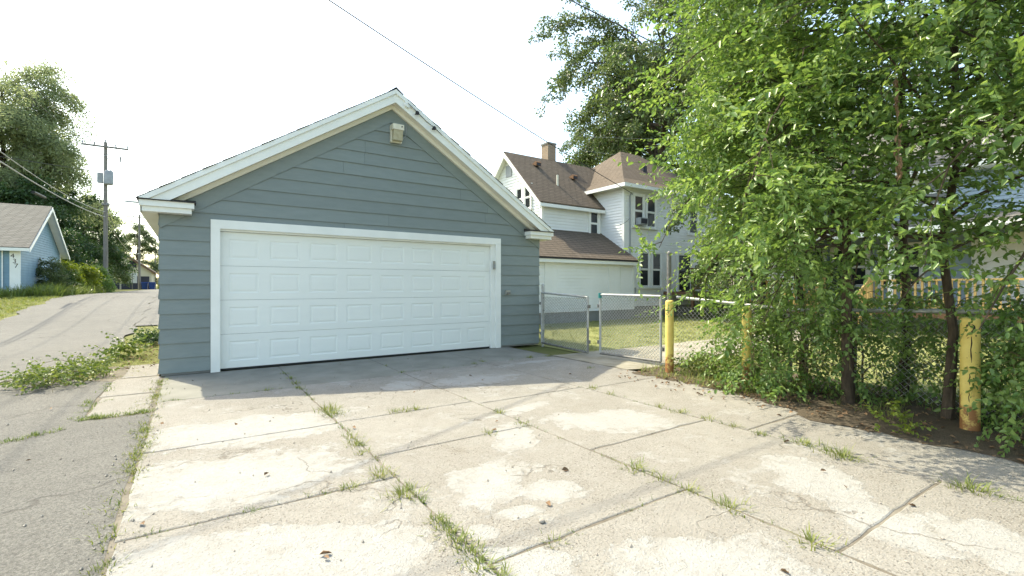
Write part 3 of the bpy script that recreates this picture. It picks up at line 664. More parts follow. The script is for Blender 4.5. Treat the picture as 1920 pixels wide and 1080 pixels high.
# ------------------------------------------------------------------ blue-grey house behind the tree row
HB = empty('blue_grey_house', (19, -4, 0), 'pale blue-grey house with porch half hidden behind the elm row', 'house')
fB = fL(19.0)
lap_wall('wall', [(-13, .5), (2.2, .5), (2.2, 5.0), (-13, 5.0)], .11, fB, 'bluegrey', HB)
lap_wall('wall', [(19, .5), (27, .5), (27, 5.0), (23, 7.6), (19, 5.0)], .11, frame((0, 2.2, 0), (1, 0, 0), (0, 1, 0)), 'bluegrey', HB)
lap_wall('wall', [(19, .5), (27, .5), (27, 5.0), (23, 7.6), (19, 5.0)], .11, frame((0, -13, 0), (1, 0, 0), (0, -1, 0)), 'bluegrey', HB)
roof([(18.5, -13.4, 4.82), (18.5, 2.6, 4.82), (23, 2.6, 7.75), (23, -13.4, 7.75)], .12, 'shingle_grey', HB)
roof([(27.5, -13.4, 4.82), (27.5, 2.6, 4.82), (23, 2.6, 7.75), (23, -13.4, 7.75)], .12, 'shingle_grey', HB)
MB().box(18.46, 18.49, -13.4, 2.6, 4.62, 4.80).build('eave_board', 'white', HB)
MB().box(18.5, 18.99, -13.3, 2.5, 4.60, 4.63).build('soffit', 'white', HB)
roof([(16.8, -10, 2.92), (16.8, 1.5, 2.92), (18.98, 1.5, 3.35), (18.98, -10, 3.35)], .08, 'shingle_grey', HB, 'porch_roof')
MB().box(16.76, 16.795, -10, 1.5, 2.72, 2.90).build('porch_fascia', 'white', HB)
for y in (-9.9, -6.6, -3.2, .1, 1.4): MB().box(16.82, 16.94, y - .06, y + .06, .55, 2.80).build('porch_post', 'white', HB)
MB().box(16.8, 18.97, -10, 1.5, .40, .55).build('porch_floor', 'deckwood', HB)
for a, b in ((-1.9, -.9), (-.6, .3), (-3.3, -2.3)): window(HB, fB, a, b, 1.30, 2.55)
window(HB, fB, -4.0, -3.2, 3.75, 4.5); window(HB, fB, -.6, .2, 3.75, 4.5); window(HB, fB, -7.4, -6.6, 3.75, 4.5)
mb = MB(); mb.box(18.93, 18.975, -5.5, -4.45, .56, 2.75); dr = mb.build('porch_door', 'white', HB)
mb = MB(); mb.box(18.905, 18.928, -5.35, -4.6, .75, 1.5); mb.box(18.905, 18.928, -5.35, -4.6, 1.62, 2.6); mb.build('door_panel', 'house', dr)
PR = empty('porch_railing', (16.85, -3, .55), 'yellow pine porch railing with steps in front of the blue-grey house', 'railing')
for y0, y1 in ((-10, -2.75), (-1.5, 1.45)):
    MB().box(16.80, 16.90, y0, y1, 1.42, 1.47).build('top_rail', 'newwood', PR); MB().box(16.82, 16.88, y0, y1, .68, .73).build('bottom_rail', 'newwood', PR)
pk = None; y = -9.9
while y < 1.4:
    if not -2.75 < y < -1.5:
        if pk is None: pk = MB().box(-.025, .025, -.025, .025, 0, .689).build('baluster', 'newwood', PR)
        else: c = pk.copy(); COL.objects.link(c); c.parent = PR; pk = c
        pk.location = Vector((16.85, y, .7305)) - PR.location
    y += .15
for y in (-2.75, -1.5):
    MB().box(16.70, 16.795, y - .05, y + .05, .0, 1.55).build('newel_post', 'newwood', PR)
    MB().beam((16.69, y, 1.48), (15.75, y, .98), .05, .09).build('stair_rail', 'newwood', PR)
    MB().box(15.66, 15.75, y - .05, y + .05, -.05, 1.05).build('newel_post', 'newwood', PR)
    for k in range(1, 7): MB().box(15.75 + k * .13 - .02, 15.75 + k * .13 + .02, y - .02, y + .02, .1 + k * .07, .98 + k * .066 - .03).build('baluster', 'newwood', PR)
for k in range(3): MB().box(15.75 + k * .3, 16.08 + k * .3, -2.68, -1.57, .10 + k * .14, .15 + k * .14).build('step', 'newwood', PR)

# ------------------------------------------------------------------ blue garage across the alley
BG = empty('blue_garage', (-5.65, 19.9, .9), 'small blue clapboard garage with grey roof across the alley', 'garage')
bx, by0, by1, bz, be = -5.65, 19.9, 27.1, .93, 3.05
byc = (by0 + by1) / 2; bs = (5.13 - be) / (byc - by0); bx2 = -13.0
fR = frame((bx, 0, 0), (0, 1, 0), (1, 0, 0))
lap_wall('gable_wall', [(by0, bz), (by1, bz), (by1, be), (byc, 5.08), (by0, be)], .115, fR, 'blue', BG)
lap_wall('front_wall', [(bx2, bz), (bx, bz), (bx, be), (bx2, be)], .115, fF(by0), 'blue', BG)
MB().box(bx2, bx, by1 - .05, by1, bz, be).build('rear_wall', 'blue', BG)
MB().box(bx2, bx2 + .05, by0, by1, bz, be).build('far_wall', 'blue', BG)
ro = .35
roof([(bx2 - ro, by0 - ro, be - bs * ro + .06), (bx + ro, by0 - ro, be - bs * ro + .06), (bx + ro, byc, 5.19), (bx2 - ro, byc, 5.19)], .08, 'shingle_grey', BG)
roof([(bx2 - ro, by1 + ro, be - bs * ro + .06), (bx + ro, by1 + ro, be - bs * ro + .06), (bx + ro, byc, 5.192), (bx2 - ro, byc, 5.192)], .08, 'shingle_grey', BG)
for s, ye in ((-1, by0 - ro), (1, by1 + ro)):
    mb = MB(); ze = be - bs * ro
    mb.prism([(bx + ro, byc, 5.13), (bx + ro, ye, ze), (bx + ro, ye, ze - .14), (bx + ro, byc, 4.97)], (.03, 0, 0)); mb.build('rake_board', 'white', BG)
    mb = MB(); mb.prism([(bx + .03, byc, 5.06), (bx + .03, ye, ze - .04), (bx + .03, ye, ze - .06), (bx + .03, byc, 5.04)], (ro - .032, 0, 0)); mb.build('soffit', 'white', BG)
MB().box(bx2, bx + ro, by0 - ro - .02, by0 - ro - .001, be - bs * ro - .10, be - bs * ro + .03).build('eave_board', 'white', BG)
MB().box(bx - .30, bx + .025, by0 - .05, by0 - .019, bz - .05, be).build('corner_board', 'white', BG)
MB().box(bx + .019, bx + .045, by1 - .1, by1 + .01, bz, be).build('corner_board', 'white', BG)
dm = MB().box(-9.2, -6.15, by0 - .04, by0 - .019, bz, 2.85).build('garage_door', 'blue', BG)
for k in range(1, 14): MB().box(-9.2, -6.15, by0 - .052, by0 - .0405, bz + k * .137, bz + k * .137 + .11).build('door_slat', 'blue', dm)
MB().box(-6.56 - .02 + .4, -6.14, by0 - .06, by0 - .0525, bz, 2.9).build('door_trim', 'white', BG)
MB().box(-7.05, -6.85, by0 - .075, by0 - .053, bz, 2.9).build('door_trim', 'white', BG)
for ch_, dx, dz_ in (('4', -.06, .22), ('3', 0, .0), ('7', .05, -.2)):
    me = text_verts(ch_, .26)
    for v in me.vertices: x, y, z = v.co; v.co = (bx - .15 + dx + x, by0 - .053 - z, 2.25 + dz_ + y)
    o = link_mesh('house_number', me, 'paintmark', BG)

# ------------------------------------------------------------------ cream garage at the end of the alley, bins, sign
CG = empty('cream_garage', (-7, 78, .9), 'cream stucco gabled garage with dark doors at the far end', 'garage')
cz = .86
mb = MB(); mb.prism([(-11.5, 78, cz), (-4.5, 78, cz), (-4.5, 78, 3.6), (-8.0, 78, 6.1), (-11.5, 78, 3.6)], (0, 8, 0)); mb.build('wall', 'stucco', CG)
for s in (-1, 1): roof([(-8 + s * 4.0, 77.5, 3.28), (-8 + s * 4.0, 86.5, 3.28), (-8, 86.5, 6.3), (-8, 77.5, 6.3)], .12, 'shingle_brown', CG)
for s in (-1, 1): MB().prism([(-8, 77.47, 6.15), (-8 + s * 4.0, 77.47, 3.14), (-8 + s * 4.0, 77.47, 2.98), (-8, 77.47, 5.95)], (0, .03, 0)).build('rake_board', 'deckwood', CG)
MB().box(-10.9, -8.1, 77.95, 77.998, cz, 2.72).build('garage_door', 'dark', CG); MB().box(-7.9, -4.76, 77.95, 77.998, cz, 2.72).build('garage_door', 'dark', CG)
MB().box(-7.05, -6.25, 77.94, 77.998, 3.95, 4.92).build('window', 'dark', CG)
for (x, y, lab) in ((-4.75, 70.0, 'blue wheeled bin nearest the second utility pole'), (-3.95, 69.6, 'blue wheeled bin nearest the alley, right of its twin')):
    e_ = empty('wheeled_bin', (x, y, .84), lab, 'bin', 'blue bins by the alley end')
    mb = MB(); mb.add([(x - .26, y - .28, .89), (x + .26, y - .28, .89), (x + .26, y + .28, .89), (x - .26, y + .28, .89), (x - .34, y - .38, 1.72), (x + .34, y - .38, 1.72), (x + .34, y + .38, 1.72), (x - .34, y + .38, 1.72)],
                      [(0, 3, 2, 1), (4, 5, 6, 7), (0, 1, 5, 4), (1, 2, 6, 5), (2, 3, 7, 6), (3, 0, 4, 7)]); mb.build('body', 'binblue', e_)
    MB().prism([(x - .37, y - .42, 1.725), (x - .37, y + .42, 1.725), (x - .37, y + .38, 1.80), (x - .37, y - .36, 1.84)], (.74, 0, 0)).build('lid', 'binblue', e_)
    for s in (-1, 1): MB().tube([(x + s * .30, y + .28, .97), (x + s * .36, y + .28, .97)], .10, 12).build('wheel', 'black', e_)
SG = empty('notice_board', (-5.9, 68.8, .84), 'pair of white notice panels on a post by the alley end', 'sign')
MB().box(-6.42, -5.98, 68.78, 68.80, 1.70, 2.98).build('panel', 'sign', SG); MB().box(-5.90, -5.46, 68.78, 68.80, 1.70, 2.98).build('panel', 'sign', SG)
MB().box(-5.98, -5.90, 68.79, 68.86, .84, 2.95).build('post', 'polewood', SG); MB().box(-6.40, -5.48, 68.802, 68.83, 2.2, 2.3).build('crossbar', 'polewood', SG)

# ------------------------------------------------------------------ utility poles and wires
def pole(x, y, h, label, lamp=False, trans=False, arm=2.4, azim=0.):
    g0 = H(x, y); o = empty('utility_pole', (x, y, g0), label, 'utility pole', 'utility poles along the alley')
    zt = g0 + h; MB().tube([(x, y, g0 - .05), (x, y, g0 + h * .5), (x, y, zt)], [.15, .125, .10], 12).build('pole', 'polewood', o, True)
    cx, sx_ = math.cos(azim), math.sin(azim)
    MB().beam((x - cx * arm / 2, y - sx_ * arm / 2 - .14, zt - .35), (x + cx * arm / 2, y + sx_ * arm / 2 - .14, zt - .35), .10, .12).build('crossarm', 'polewood', o)
    for s in (-1, 1): MB().beam((x + s * cx * .65, y - .2, zt - .42), (x, y - .16, zt - 1.0), .03, .03).build('brace', 'grey_metal', o)
    for s in (-.95, -.45, .45, .95):
        px, py = x + s * cx * arm / 2, y + s * sx_ * arm / 2 - .14
        MB().tube([(px, py, zt - .29), (px, py, zt - .20), (px, py, zt - .13), (px, py, zt - .09)], [.02, .05, .045, .02], 8).build('insulator', 'grey_metal', o, True)
    MB().tube([(x, y, zt), (x, y, zt + .12), (x, y, zt + .2)], [.03, .05, .02], 8).build('pole_top_insulator', 'grey_metal', o, True)
    if trans:
        t = MB().tube([(x + .20, y - .30, zt - 3.0), (x + .20, y - .30, zt - 2.95), (x + .20, y - .30, zt - 2.1), (x + .20, y - .30, zt - 2.02)], [.20, .26, .26, .2], 16).build('transformer', 'grey_metal', o, True)
        for s in (-.1, .12): MB().tube([(x + .20 + s, y - .3, zt - 2.05), (x + .20 + s, y - .3, zt - 1.75)], [.04, .025], 8).build('bushing', 'galvdark', t)
        MB().box(x - .42, x - .12, y - .3, y - .02, zt - 2.9, zt - 2.2).build('switch_box', 'grey_metal', o)
        MB().tube([(x + .05, y - .15, zt - 1.15), (x + .55, y - .2, zt - 1.1), (x + .85, y - .2, zt - 1.0)], .025, 6).build('cutout_bracket', 'galvdark', o)
        MB().tube([(x + .85, y - .2, zt - 1.35), (x + .8, y - .2, zt - .9)], .05, 6).build('fuse_cutout', 'galvdark', o)
    if lamp:
        zl = zt - 4.3
        MB().tube([(x + .05, y - .1, zl), (x + .6, y - .4, zl + .22), (x + 1.2, y - .75, zl + .2)], .03, 6).build('lamp_arm', 'galv', o)
        MB().beam((x + 1.15, y - .72, zl + .19), (x + 1.85, y - 1.1, zl + .13), .24, .11).build('lamp_head', 'galv', o)
        MB().box(x - .2, x + .2, y - .2, y + .2, zl - .12, zl).build('collar', 'galvdark', o)
    return o
PX, PY = -4.62, 34.9
pole(PX, PY, 10.45, 'tall utility pole with grey transformer and street lamp arm', True, True, 2.5)
pole(-5.35, 70.4, 9.8, 'plain utility pole in front of the cream garage', arm=2.6)
pole(-5.76, 110.6, 9.9, 'farthest and smallest utility pole down the alley', arm=2.6)
pole(-4.65, -.6, 9.4, 'utility pole beside the near end of the alley', arm=2.4)
def wire(a, b, sag, r, label, m='wire', name='overhead_wire', group='overhead wires'):
    a, b = Vector(a), Vector(b); pts = []
    for i in range(25):
        t = i / 24; p = a.lerp(b, t); p.z -= sag * 4 * t * (1 - t); pts.append(p)
    tag(MB().tube(pts, r, 5).build(name, m), label, 'wire', group)
P0 = (-4.65, -.6, 8.3)
wire((-4.6, -.6, 8.25), (15.30, 5.0, 5.10), .22, .013, 'thick black service wire sagging over the garage to the white house', group='service wires to the houses')
wire((-4.6, -.6, 8.15), (18.9, -2.7, 5.2), .15, .011, 'black service wire crossing in front of the oak at the top', group='service wires to the houses')
pt = H(PX, PY) + 10.45
ORD = ('leftmost', 'second from left', 'third from left', 'rightmost')
for i, s in enumerate((-.95, -.45, .45, .95)):
    wire((-4.65 + s * 1.2, -.74, 9.2), (PX + s * 1.25, PY - .14, pt - .10), .55, .011, 'dark power line up the alley to the transformer pole, %s' % ORD[i], 'wire', group='power lines to the transformer pole')
    wire((PX + s * 1.25, PY - .14, pt - .10), (-5.35 + s * 1.3, 70.26, 10.45), .7, .007, 'thin power line between transformer pole and plain pole, %s of four' % ORD[i], 'wirepale', group='power lines between far poles')
    wire((-5.35 + s * 1.3, 70.26, 10.45), (-5.76 + s * 1.3, 110.4, 10.5), .6, .007, 'thin power line between plain pole and farthest pole, %s of four' % ORD[i], 'wirepale', group='power lines between the farthest poles')
wire((-4.65, -.6, 5.5), (PX, PY - .15, 6.1), .55, .022, 'thick pale cable slung low over the blue garage roof', 'wirepale', group='low cables')
wire((-4.65, -.6, 6.1), (PX, PY - .15, 6.45), .75, .016, 'slimmer pale cable just above the thick one at the blue garage', 'wirepale', group='low cables')
wire((PX, PY, 6.1), (-5.35, 70.3, 5.6), .9, .030, 'pale cable drooping from the transformer pole to the plain pole', 'wirepale', group='low cables')
wire((PX, PY, 6.5), (-5.35, 70.3, 6.3), .7, .02, 'slimmer upper cable from the transformer pole to the plain pole', 'wirepale', group='low cables')
wire((-22, 22, 9.2), (PX, PY - .15, 9.2), .4, .018, 'black wire crossing the big tree to the transformer pole', group='cross wires')
for i in range(3): wire((PX + .1, PY, 9.3 - i * .35), (12, 46, 9.6 - i * .45), .3, .012, ('uppermost', 'middle', 'lowest')[i] + ' thin wire from the transformer pole going behind the garage roof', 'wirepale', group='wires behind the garage roof')
for i in range(2): wire((4.1, -.34, 4.25 - i * .02), (30, 9 + i, 11.5 - i * 1.5), .4, .0035, ('upper', 'lower')[i] + ' faint thin wire leaving the garage gable', 'wirepale', group='faint wires from the gable')
wire((11.4, 2.0, 3.2), (15.2, 5.03, 4.05), .05, .008, 'thin black cable across the white house wing', group='house cables')
MB_sp = MB().tube([Vector((-4.65, 16.9, 4.87)), Vector((-4.65, 18.6, 4.93))], .06, 8)
tag(MB_sp.build('cable_splice', 'black'), 'black splice case hanging on the cable by the blue garage', 'cable splice')

# ------------------------------------------------------------------ chain link gates and fence
def chain(mb, fr, a0, a1, z0, z1, p=.060, r=.0042):
    """woven wire: two families of diagonal wires clipped to the frame"""
    w, h = a1 - a0, z1 - z0
    for s in (1, -1):
        c = -h
        while c < w:
            t0, t1 = max(0, -c), min(h, w - c)
            if t1 - t0 > .02:
                ua, ub = (c + t0, c + t1); za, zb = t0, t1
                if s < 0: ua, ub = w - ua, w - ub
                mb.tube([fr(a0 + ua, .003 * s, z0 + za), fr(a0 + ub, .003 * s, z0 + zb)], r, 3, False)
            c += p
def gate(p0, p1, zb, zt0, zt1, label, hinge_first):
    p0, p1 = Vector(p0 + (0,)), Vector(p1 + (0,)); u = (p1 - p0); L_ = u.length; u.normalize(); n = Vector((u.y, -u.x, 0))
    o = empty('chain_link_gate', p0, label, 'gate', 'chain link gates'); fr = frame(p0, u, n)
    r = .021
    zt = (zt0 + zt1) / 2
    MB().tube([fr(0, 0, zb), fr(0, 0, zt0)], r, 10).build('gate_stile', 'galv', o, True)
    MB().tube([fr(L_, 0, zb), fr(L_, 0, zt1)], r, 10).build('gate_stile', 'galv', o, True)
    MB().tube([fr(.0, 0, zt0), fr(L_, 0, zt1)], r, 10).build('gate_rail', 'galv', o, True)
    MB().tube([fr(.0, 0, zb), fr(L_, 0, zb)], r, 10).build('gate_rail', 'galvdark', o, True)
    mb = MB(); chain(mb, fr, .03, L_ - .03, zb + .02, min(zt0, zt1) - .015); mb.build('chain_mesh', 'galv', o)
    for zz in (zb + .2, zt - .2):
        for a in (-.035, L_ + .035): MB().tube([fr(a, 0, zz - .03), fr(a, 0, zz + .03)], .03, 8).build('hinge', 'galvdark', o, True)
    return o, fr, L_
g1, f1, l1 = gate((6.66, -.16), (6.42, -1.86), .05, 1.13, 1.07, 'left chain link gate leaf hinged at the garage corner', True)
g2, f2, l2 = gate((6.50, -2.10), (6.62, -3.34), .06, 1.12, 1.11, 'right chain link gate leaf beside the tall steel post', False)
MB().tube([f2(-.005, 0, 1.06), f2(-.005, 0, 1.15)], .032, 8).build('teal_tape', 'teal', g2, True)
MB().tube([f1(l1 + .03, .02, .5), f1(l1 + .03, .02, .06)], .013, 6).build('drop_rod', 'galvdark', g1)
def post(x, y, h, r, label, m='galv'):
    o = empty('fence_post', (x, y, 0), label, 'post', 'steel fence posts')
    MB().tube([(x, y, -.05), (x, y, h)], r, 12).build('pipe', m, o, True); MB().tube([(x, y, h), (x, y, h + .03), (x, y, h + .05)], [r * 1.12, r * 1.05, r * .4], 12).build('cap', m, o, True)
    for z in (.3, .75, 1.02):
        if z < h: MB().tube([(x, y, z - .012), (x, y, z + .012)], r * 1.18, 12).build('tension_band', 'galvdark', o, True)
post(6.74, -.10, 1.28, .030, 'steel gate post standing against the garage corner')
post(6.66, -3.47, 1.78, .034, 'tall steel post between the gate and the yellow bollard', 'galvdark')
FN = empty('chain_link_fence', (6.75, -6, 0), 'sagging chain link fence running right behind the tree row', 'fence')
fy = [-3.55, -5.25, -7.0, -9.5]; fz = [1.10, .97, 1.02, 1.05]
MB().tube([(6.75, y, z) for y, z in zip(fy, fz)], .022, 10).build('top_rail', 'galv', FN, True)
for (ya_, za_), (yb_, zb_) in zip(zip(fy, fz), list(zip(fy, fz))[1:]):
    mb = MB(); chain(mb, frame((6.75, ya_, 0), (0, -1, 0), (-1, 0, 0)), 0, ya_ - yb_, .04, min(za_, zb_) - .02, .07, .0024); mb.build('chain_mesh', 'galv', FN)
for y in (-5.25, -7.0, -9.5): MB().tube([(6.78, y, -.05), (6.78, y, 1.08)], .025, 10).build('line_post', 'galvdark', FN, True)
MB().tube([(7.0, -.05, 1.1), (11.5, 1.0, 1.18), (17.3, 3.4, 1.2)], .012, 6)

# ------------------------------------------------------------------ yellow bollards
def bollard(x, y, h, r, label, mark=None, lean=(0, 0)):
    o = empty('bollard', (x, y, 0), label, 'bollard', 'yellow steel bollards')
    prof = [(-.05, r), (h - .015, r), (h + .0, r * .97), (h + .012, r * .80), (h + .018, r * .4)]
    MB().tube([(x + lean[0] * z, y + lean[1] * z, z) for z, _ in prof], [q for _, q in prof], 24).build('pipe', 'yellow', o, True)
    if mark:
        body, size, zc, az = mark; me = text_verts(body, size)
        for v in me.vertices:
            a = az + v.co.x / r; rr = r + .0015 + v.co.z; zz = zc + v.co.y
            v.co = (x + lean[0] * zz + math.cos(a) * rr, y + lean[1] * zz + math.sin(a) * rr, zz)
        link_mesh('painted_number', me, 'paintmark', o)
    return o
face = lambda x, y: math.atan2(-8.294 - y, .374 - x)
bollard(6.20, -3.83, 1.05, .060, 'yellow bollard marked 1 standing clear beside the gate', ('1', .12, .88, face(6.2, -3.83) - .35))
bollard(6.13, -5.04, 1.00, .055, 'rusty yellow bollard smothered by shrub leaves, middle of the three')
b3 = bollard(6.09, -7.10, .98, .068, 'scuffed yellow bollard marked 2 in the shade of the elms', ('2', .16, .83, face(6.09, -7.1) + .1), (.01, .0))
mb = MB(); az = face(6.09, -7.1) + .1
for (z1_, z0_, w, da) in ((.83, .60, .010, 0), (.50, .40, .008, -.15), (.34, .25, .007, -.2), (.2, .12, .006, -.35)):
    pts = []
    for k in range(5):
        z = z1_ + (z0_ - z1_) * k / 4; a = az + da + .05 * math.sin(k * 2.1); pts.append((6.09 + .01 * z + math.cos(a) * .0665, -7.10 + math.sin(a) * .0665, z))
    mb.tube(pts, [w * .3, w * .5, w * .4, w * .55, w * .15], 6)
mb.build('rust_streak', 'paintmark', b3)

# ------------------------------------------------------------------ foliage
def leaf_geo(L, w, fold=.25, droop=.15):
    """pointed oval leaf along +x, two quads with a folded midrib: 6 vertices"""
    return np.array([(0, 0, 0), (L * .35, w * .5, w * fold), (L * .75, w * .36, w * fold * .6 - L * droop * .4), (L, 0, -L * droop), (L * .75, -w * .36, w * fold * .6 - L * droop * .4), (L * .35, -w * .5, w * fold)]), np.array([(0, 3, 2, 1), (0, 5, 4, 3)])
def rotm(yaw, pitch, roll):
    cy, sy, cp, sp, cr, sr = math.cos(yaw), math.sin(yaw), math.cos(pitch), math.sin(pitch), math.cos(roll), math.sin(roll)
    return np.array([[cy, -sy, 0], [sy, cy, 0], [0, 0, 1]]) @ np.array([[cp, 0, sp], [0, 1, 0], [-sp, 0, cp]]) @ np.array([[1, 0, 0], [0, cr, -sr], [0, sr, cr]])
def spray(n, L, leafL, leafW, droop, spread=.95, roll=.5):
    """a twig along +x with alternate leaves in two rows, arching down at its tip; stem as thin triangular prism"""
    V, F, k = [], [], 0
    xs = np.linspace(.06, 1, n)
    z = lambda t: -droop * L * t * t; yb = rng.normal(0, .06)
    side = lambda t: yb * L * t * t
    for i, t in enumerate(xs):
        s = 1 if i % 2 else -1; sz = leafL * rng.uniform(.7, 1.15) * (1 - .35 * max(0, t - .75) / .25)
        v, f = leaf_geo(sz, leafW / leafL * sz * rng.uniform(.85, 1.15), rng.uniform(.05, .4), rng.uniform(.05, .4))
        yaw = s * spread * rng.uniform(.7, 1.2) * (1 - .6 * max(0, t - .85) / .15)
        m = rotm(yaw, rng.normal(.15 + droop * t, .28), rng.normal(0, roll))
        V.append(v @ m.T + np.array([t * L, side(t), z(t)])); F.append(f + k); k += 6
    nl = k
    ts = np.linspace(0, 1, 5); pts = np.array([(t * L, side(t), z(t)) for t in ts]); r = .0028
    for i, p in enumerate(pts):
        rr = r * (1.15 - ts[i]); V.append(p + rr * np.array([(0, 1, 0), (0, -.5, .87), (0, -.5, -.87)])); k += 3
    for i in range(4):
        a = nl + i * 3
        for q in range(3): F.append(np.array([(a + q, a + (q + 1) % 3, a + 3 + (q + 1) % 3, a + 3 + q)]))
    return np.vstack(V), np.vstack(F)
def cluster(n, rad, leafL, leafW, flat=.6, droop=0.):
    V, F, k = [], [], 0
    for i in range(n):
        v, f = leaf_geo(leafL * rng.uniform(.6, 1.2), leafW * rng.uniform(.7, 1.2), rng.uniform(0, .4), rng.uniform(0, .3))
        p = rng.normal(0, 1, 3); p /= np.linalg.norm(p); p *= rad * rng.uniform(.15, 1) ** .5; p[2] *= flat
        yaw = math.atan2(p[1], p[0]) + rng.normal(0, .7)
        V.append(v @ rotm(yaw, rng.normal(droop, .45), rng.normal(0, .6)).T + p); F.append(f + k); k += 6
    return np.vstack(V), np.vstack(F)
def place(templ, P, yaw, pitch, roll, scale):
    """many transformed copies of templates merged in one vertex / face array"""
    idx = rng.integers(0, len(templ), len(P)); Vs, Fs, off = [], [], 0
    for t in range(len(templ)):
        sel = np.nonzero(idx == t)[0]
        if not len(sel): continue
        v, f = templ[t]; ms = np.stack([rotm(yaw[i], pitch[i], roll[i]) * scale[i] for i in sel])
        vv = np.einsum('nij,kj->nki', ms, v) + P[sel][:, None, :]
        ff = f[None] + (np.arange(len(sel)) * len(v))[:, None, None] + off
        Vs.append(vv.reshape(-1, 3)); Fs.append(ff.reshape(-1, 4)); off += len(sel) * len(v)
    return np.vstack(Vs), np.vstack(Fs)
def limb(p, d, L, n, droop, wig):
    p = np.array(p, float); d = np.array(d, float); d /= np.linalg.norm(d); out = [p.copy()]
    for i in range(n):
        d = d + rng.normal(0, wig, 3) + np.array([0, 0, -droop * (i + 1) / n]); d /= np.linalg.norm(d)
        p = p + d * L / n; out.append(p.copy())
    return out
def unit(az, el): return np.array([math.cos(az) * math.cos(el), math.sin(az) * math.cos(el), math.sin(el)])
def grow(name, base, label, cat, mat_leaf, mat_bark, templ, h=7., r0=.06, lean=(0, 0), n1=14, h0=.2, len1=2., el1=.6, drp1=.5, n2=8, len2=.8, drp2=.35, per=12,
         azw=None, keep=None, thin=None, scale=(.85, 1.15), group=None, pitch=.0, top=.55, prof=None, wig=.12, roll=.35, sub_r=.25, outward=.7):
    x, y = base; z = H(x, y)
    o = empty(name, (x, y, z), label, cat, group)
    tp = [np.array([x, y, z - .08])]; n = 9
    for i in range(1, n + 1):
        t = i / n; tp.append(np.array([x + lean[0] * t * h + rng.normal(0, .012 * h * .4), y + lean[1] * t * h + rng.normal(0, .012 * h * .4), z + t * h]))
    mb = MB(); mb.tube(tp, [r0 * (1.25 if i == 0 else 1) * (1 - .86 * i / n) for i in range(n + 1)], 9)
    at = lambda t: tp[min(n - 1, int(t * n))] + (tp[min(n, int(t * n) + 1)] - tp[min(n - 1, int(t * n))]) * (t * n - int(t * n))
    P, Y, Pi = [], [], []
    ga = rng.uniform(0, 6.28)
    for k in range(n1):
        t = h0 + (1 - h0) * ((k + rng.uniform(0, .8)) / n1) ** (1.25 if azw else 1); t = min(t, .985)
        ga += 2.4 + rng.normal(0, .35); az = ga if azw is None else azw(ga, t)
        L1 = len1 * (prof(t) if prof else (1 - top * max(0, (t - .45) / .55))) * rng.uniform(.75, 1.2)
        l1 = limb(at(t), unit(az, el1 + rng.normal(0, .15)), L1, 7, drp1 * rng.uniform(.6, 1.3), wig)
        if keep is not None:
            LIMB[0] = rng.uniform(.80, 1.10)
            c = next((i for i in range(8) if i > 0 and not keep(l1[i])), 8)
            if c < 3: continue
            if c < 8: l1 = [l1[0] + (l1[0] * 0)] + l1[1:c]; l1 = [np.array([np.interp(q_ / 7 * (len(l1) - 1), range(len(l1)), [v_[a_] for v_ in l1]) for a_ in range(3)]) for q_ in range(8)]
        rb = r0 * (1 - .8 * t) * .55; mb.tube(l1, [max(.004, rb * (1 - .85 * i / 7)) for i in range(8)], 5, False)
        for q in range(n2):
            u = .22 + .78 * (q + rng.uniform(0, .9)) / n2; u = min(u, .99); i0 = min(6, int(u * 7)); b = l1[i0] + (l1[i0 + 1] - l1[i0]) * (u * 7 - i0)
            d = l1[i0 + 1] - l1[i0]; a0 = math.atan2(d[1], d[0]); e0 = math.asin(np.clip(d[2] / np.linalg.norm(d), -1, 1))
            a2 = a0 + (1 if q % 2 else -1) * rng.uniform(.3, 1.1) * outward / .7; L2 = len2 * rng.uniform(.6, 1.25) * (1.1 - .4 * u)
            l2 = limb(b, unit(a2, e0 * .6 + rng.normal(.12, .3)), L2, 4, drp2 * rng.uniform(.5, 1.4), wig)
            if keep is not None and not (keep(l2[4]) and keep(l2[2])): continue
            if thin is not None and rng.uniform() > thin(l2[2]): continue
            mb.tube(l2, [max(.0025, rb * sub_r * (1 - .8 * i / 4)) for i in range(5)], 4, False)
            for j in range(per):
                v = min(.999, .1 + .9 * (j + rng.uniform(0, 1)) / per); j0 = min(3, int(v * 4)); pp = l2[j0] + (l2[j0 + 1] - l2[j0]) * (v * 4 - j0)
                dd = l2[j0 + 1] - l2[j0]; aa = math.atan2(dd[1], dd[0]) + rng.normal(0, .75)
                if keep is not None and not keep(pp + .3 * unit(aa, 0)): continue
                P.append(pp); Y.append(aa); Pi.append(pitch - .5 * math.asin(np.clip(dd[2] / np.linalg.norm(dd), -1, 1)) + rng.normal(0, .3))
    mb.build('trunk', mat_bark, o, True)
    P = np.array(P); k = len(P)
    V, F = place(templ, P, np.array(Y), np.array(Pi), rng.normal(0, roll, k), rng.uniform(scale[0], scale[1], k))
    np_mesh('crown', V - 0, F, mat_leaf, o)
    return o, k

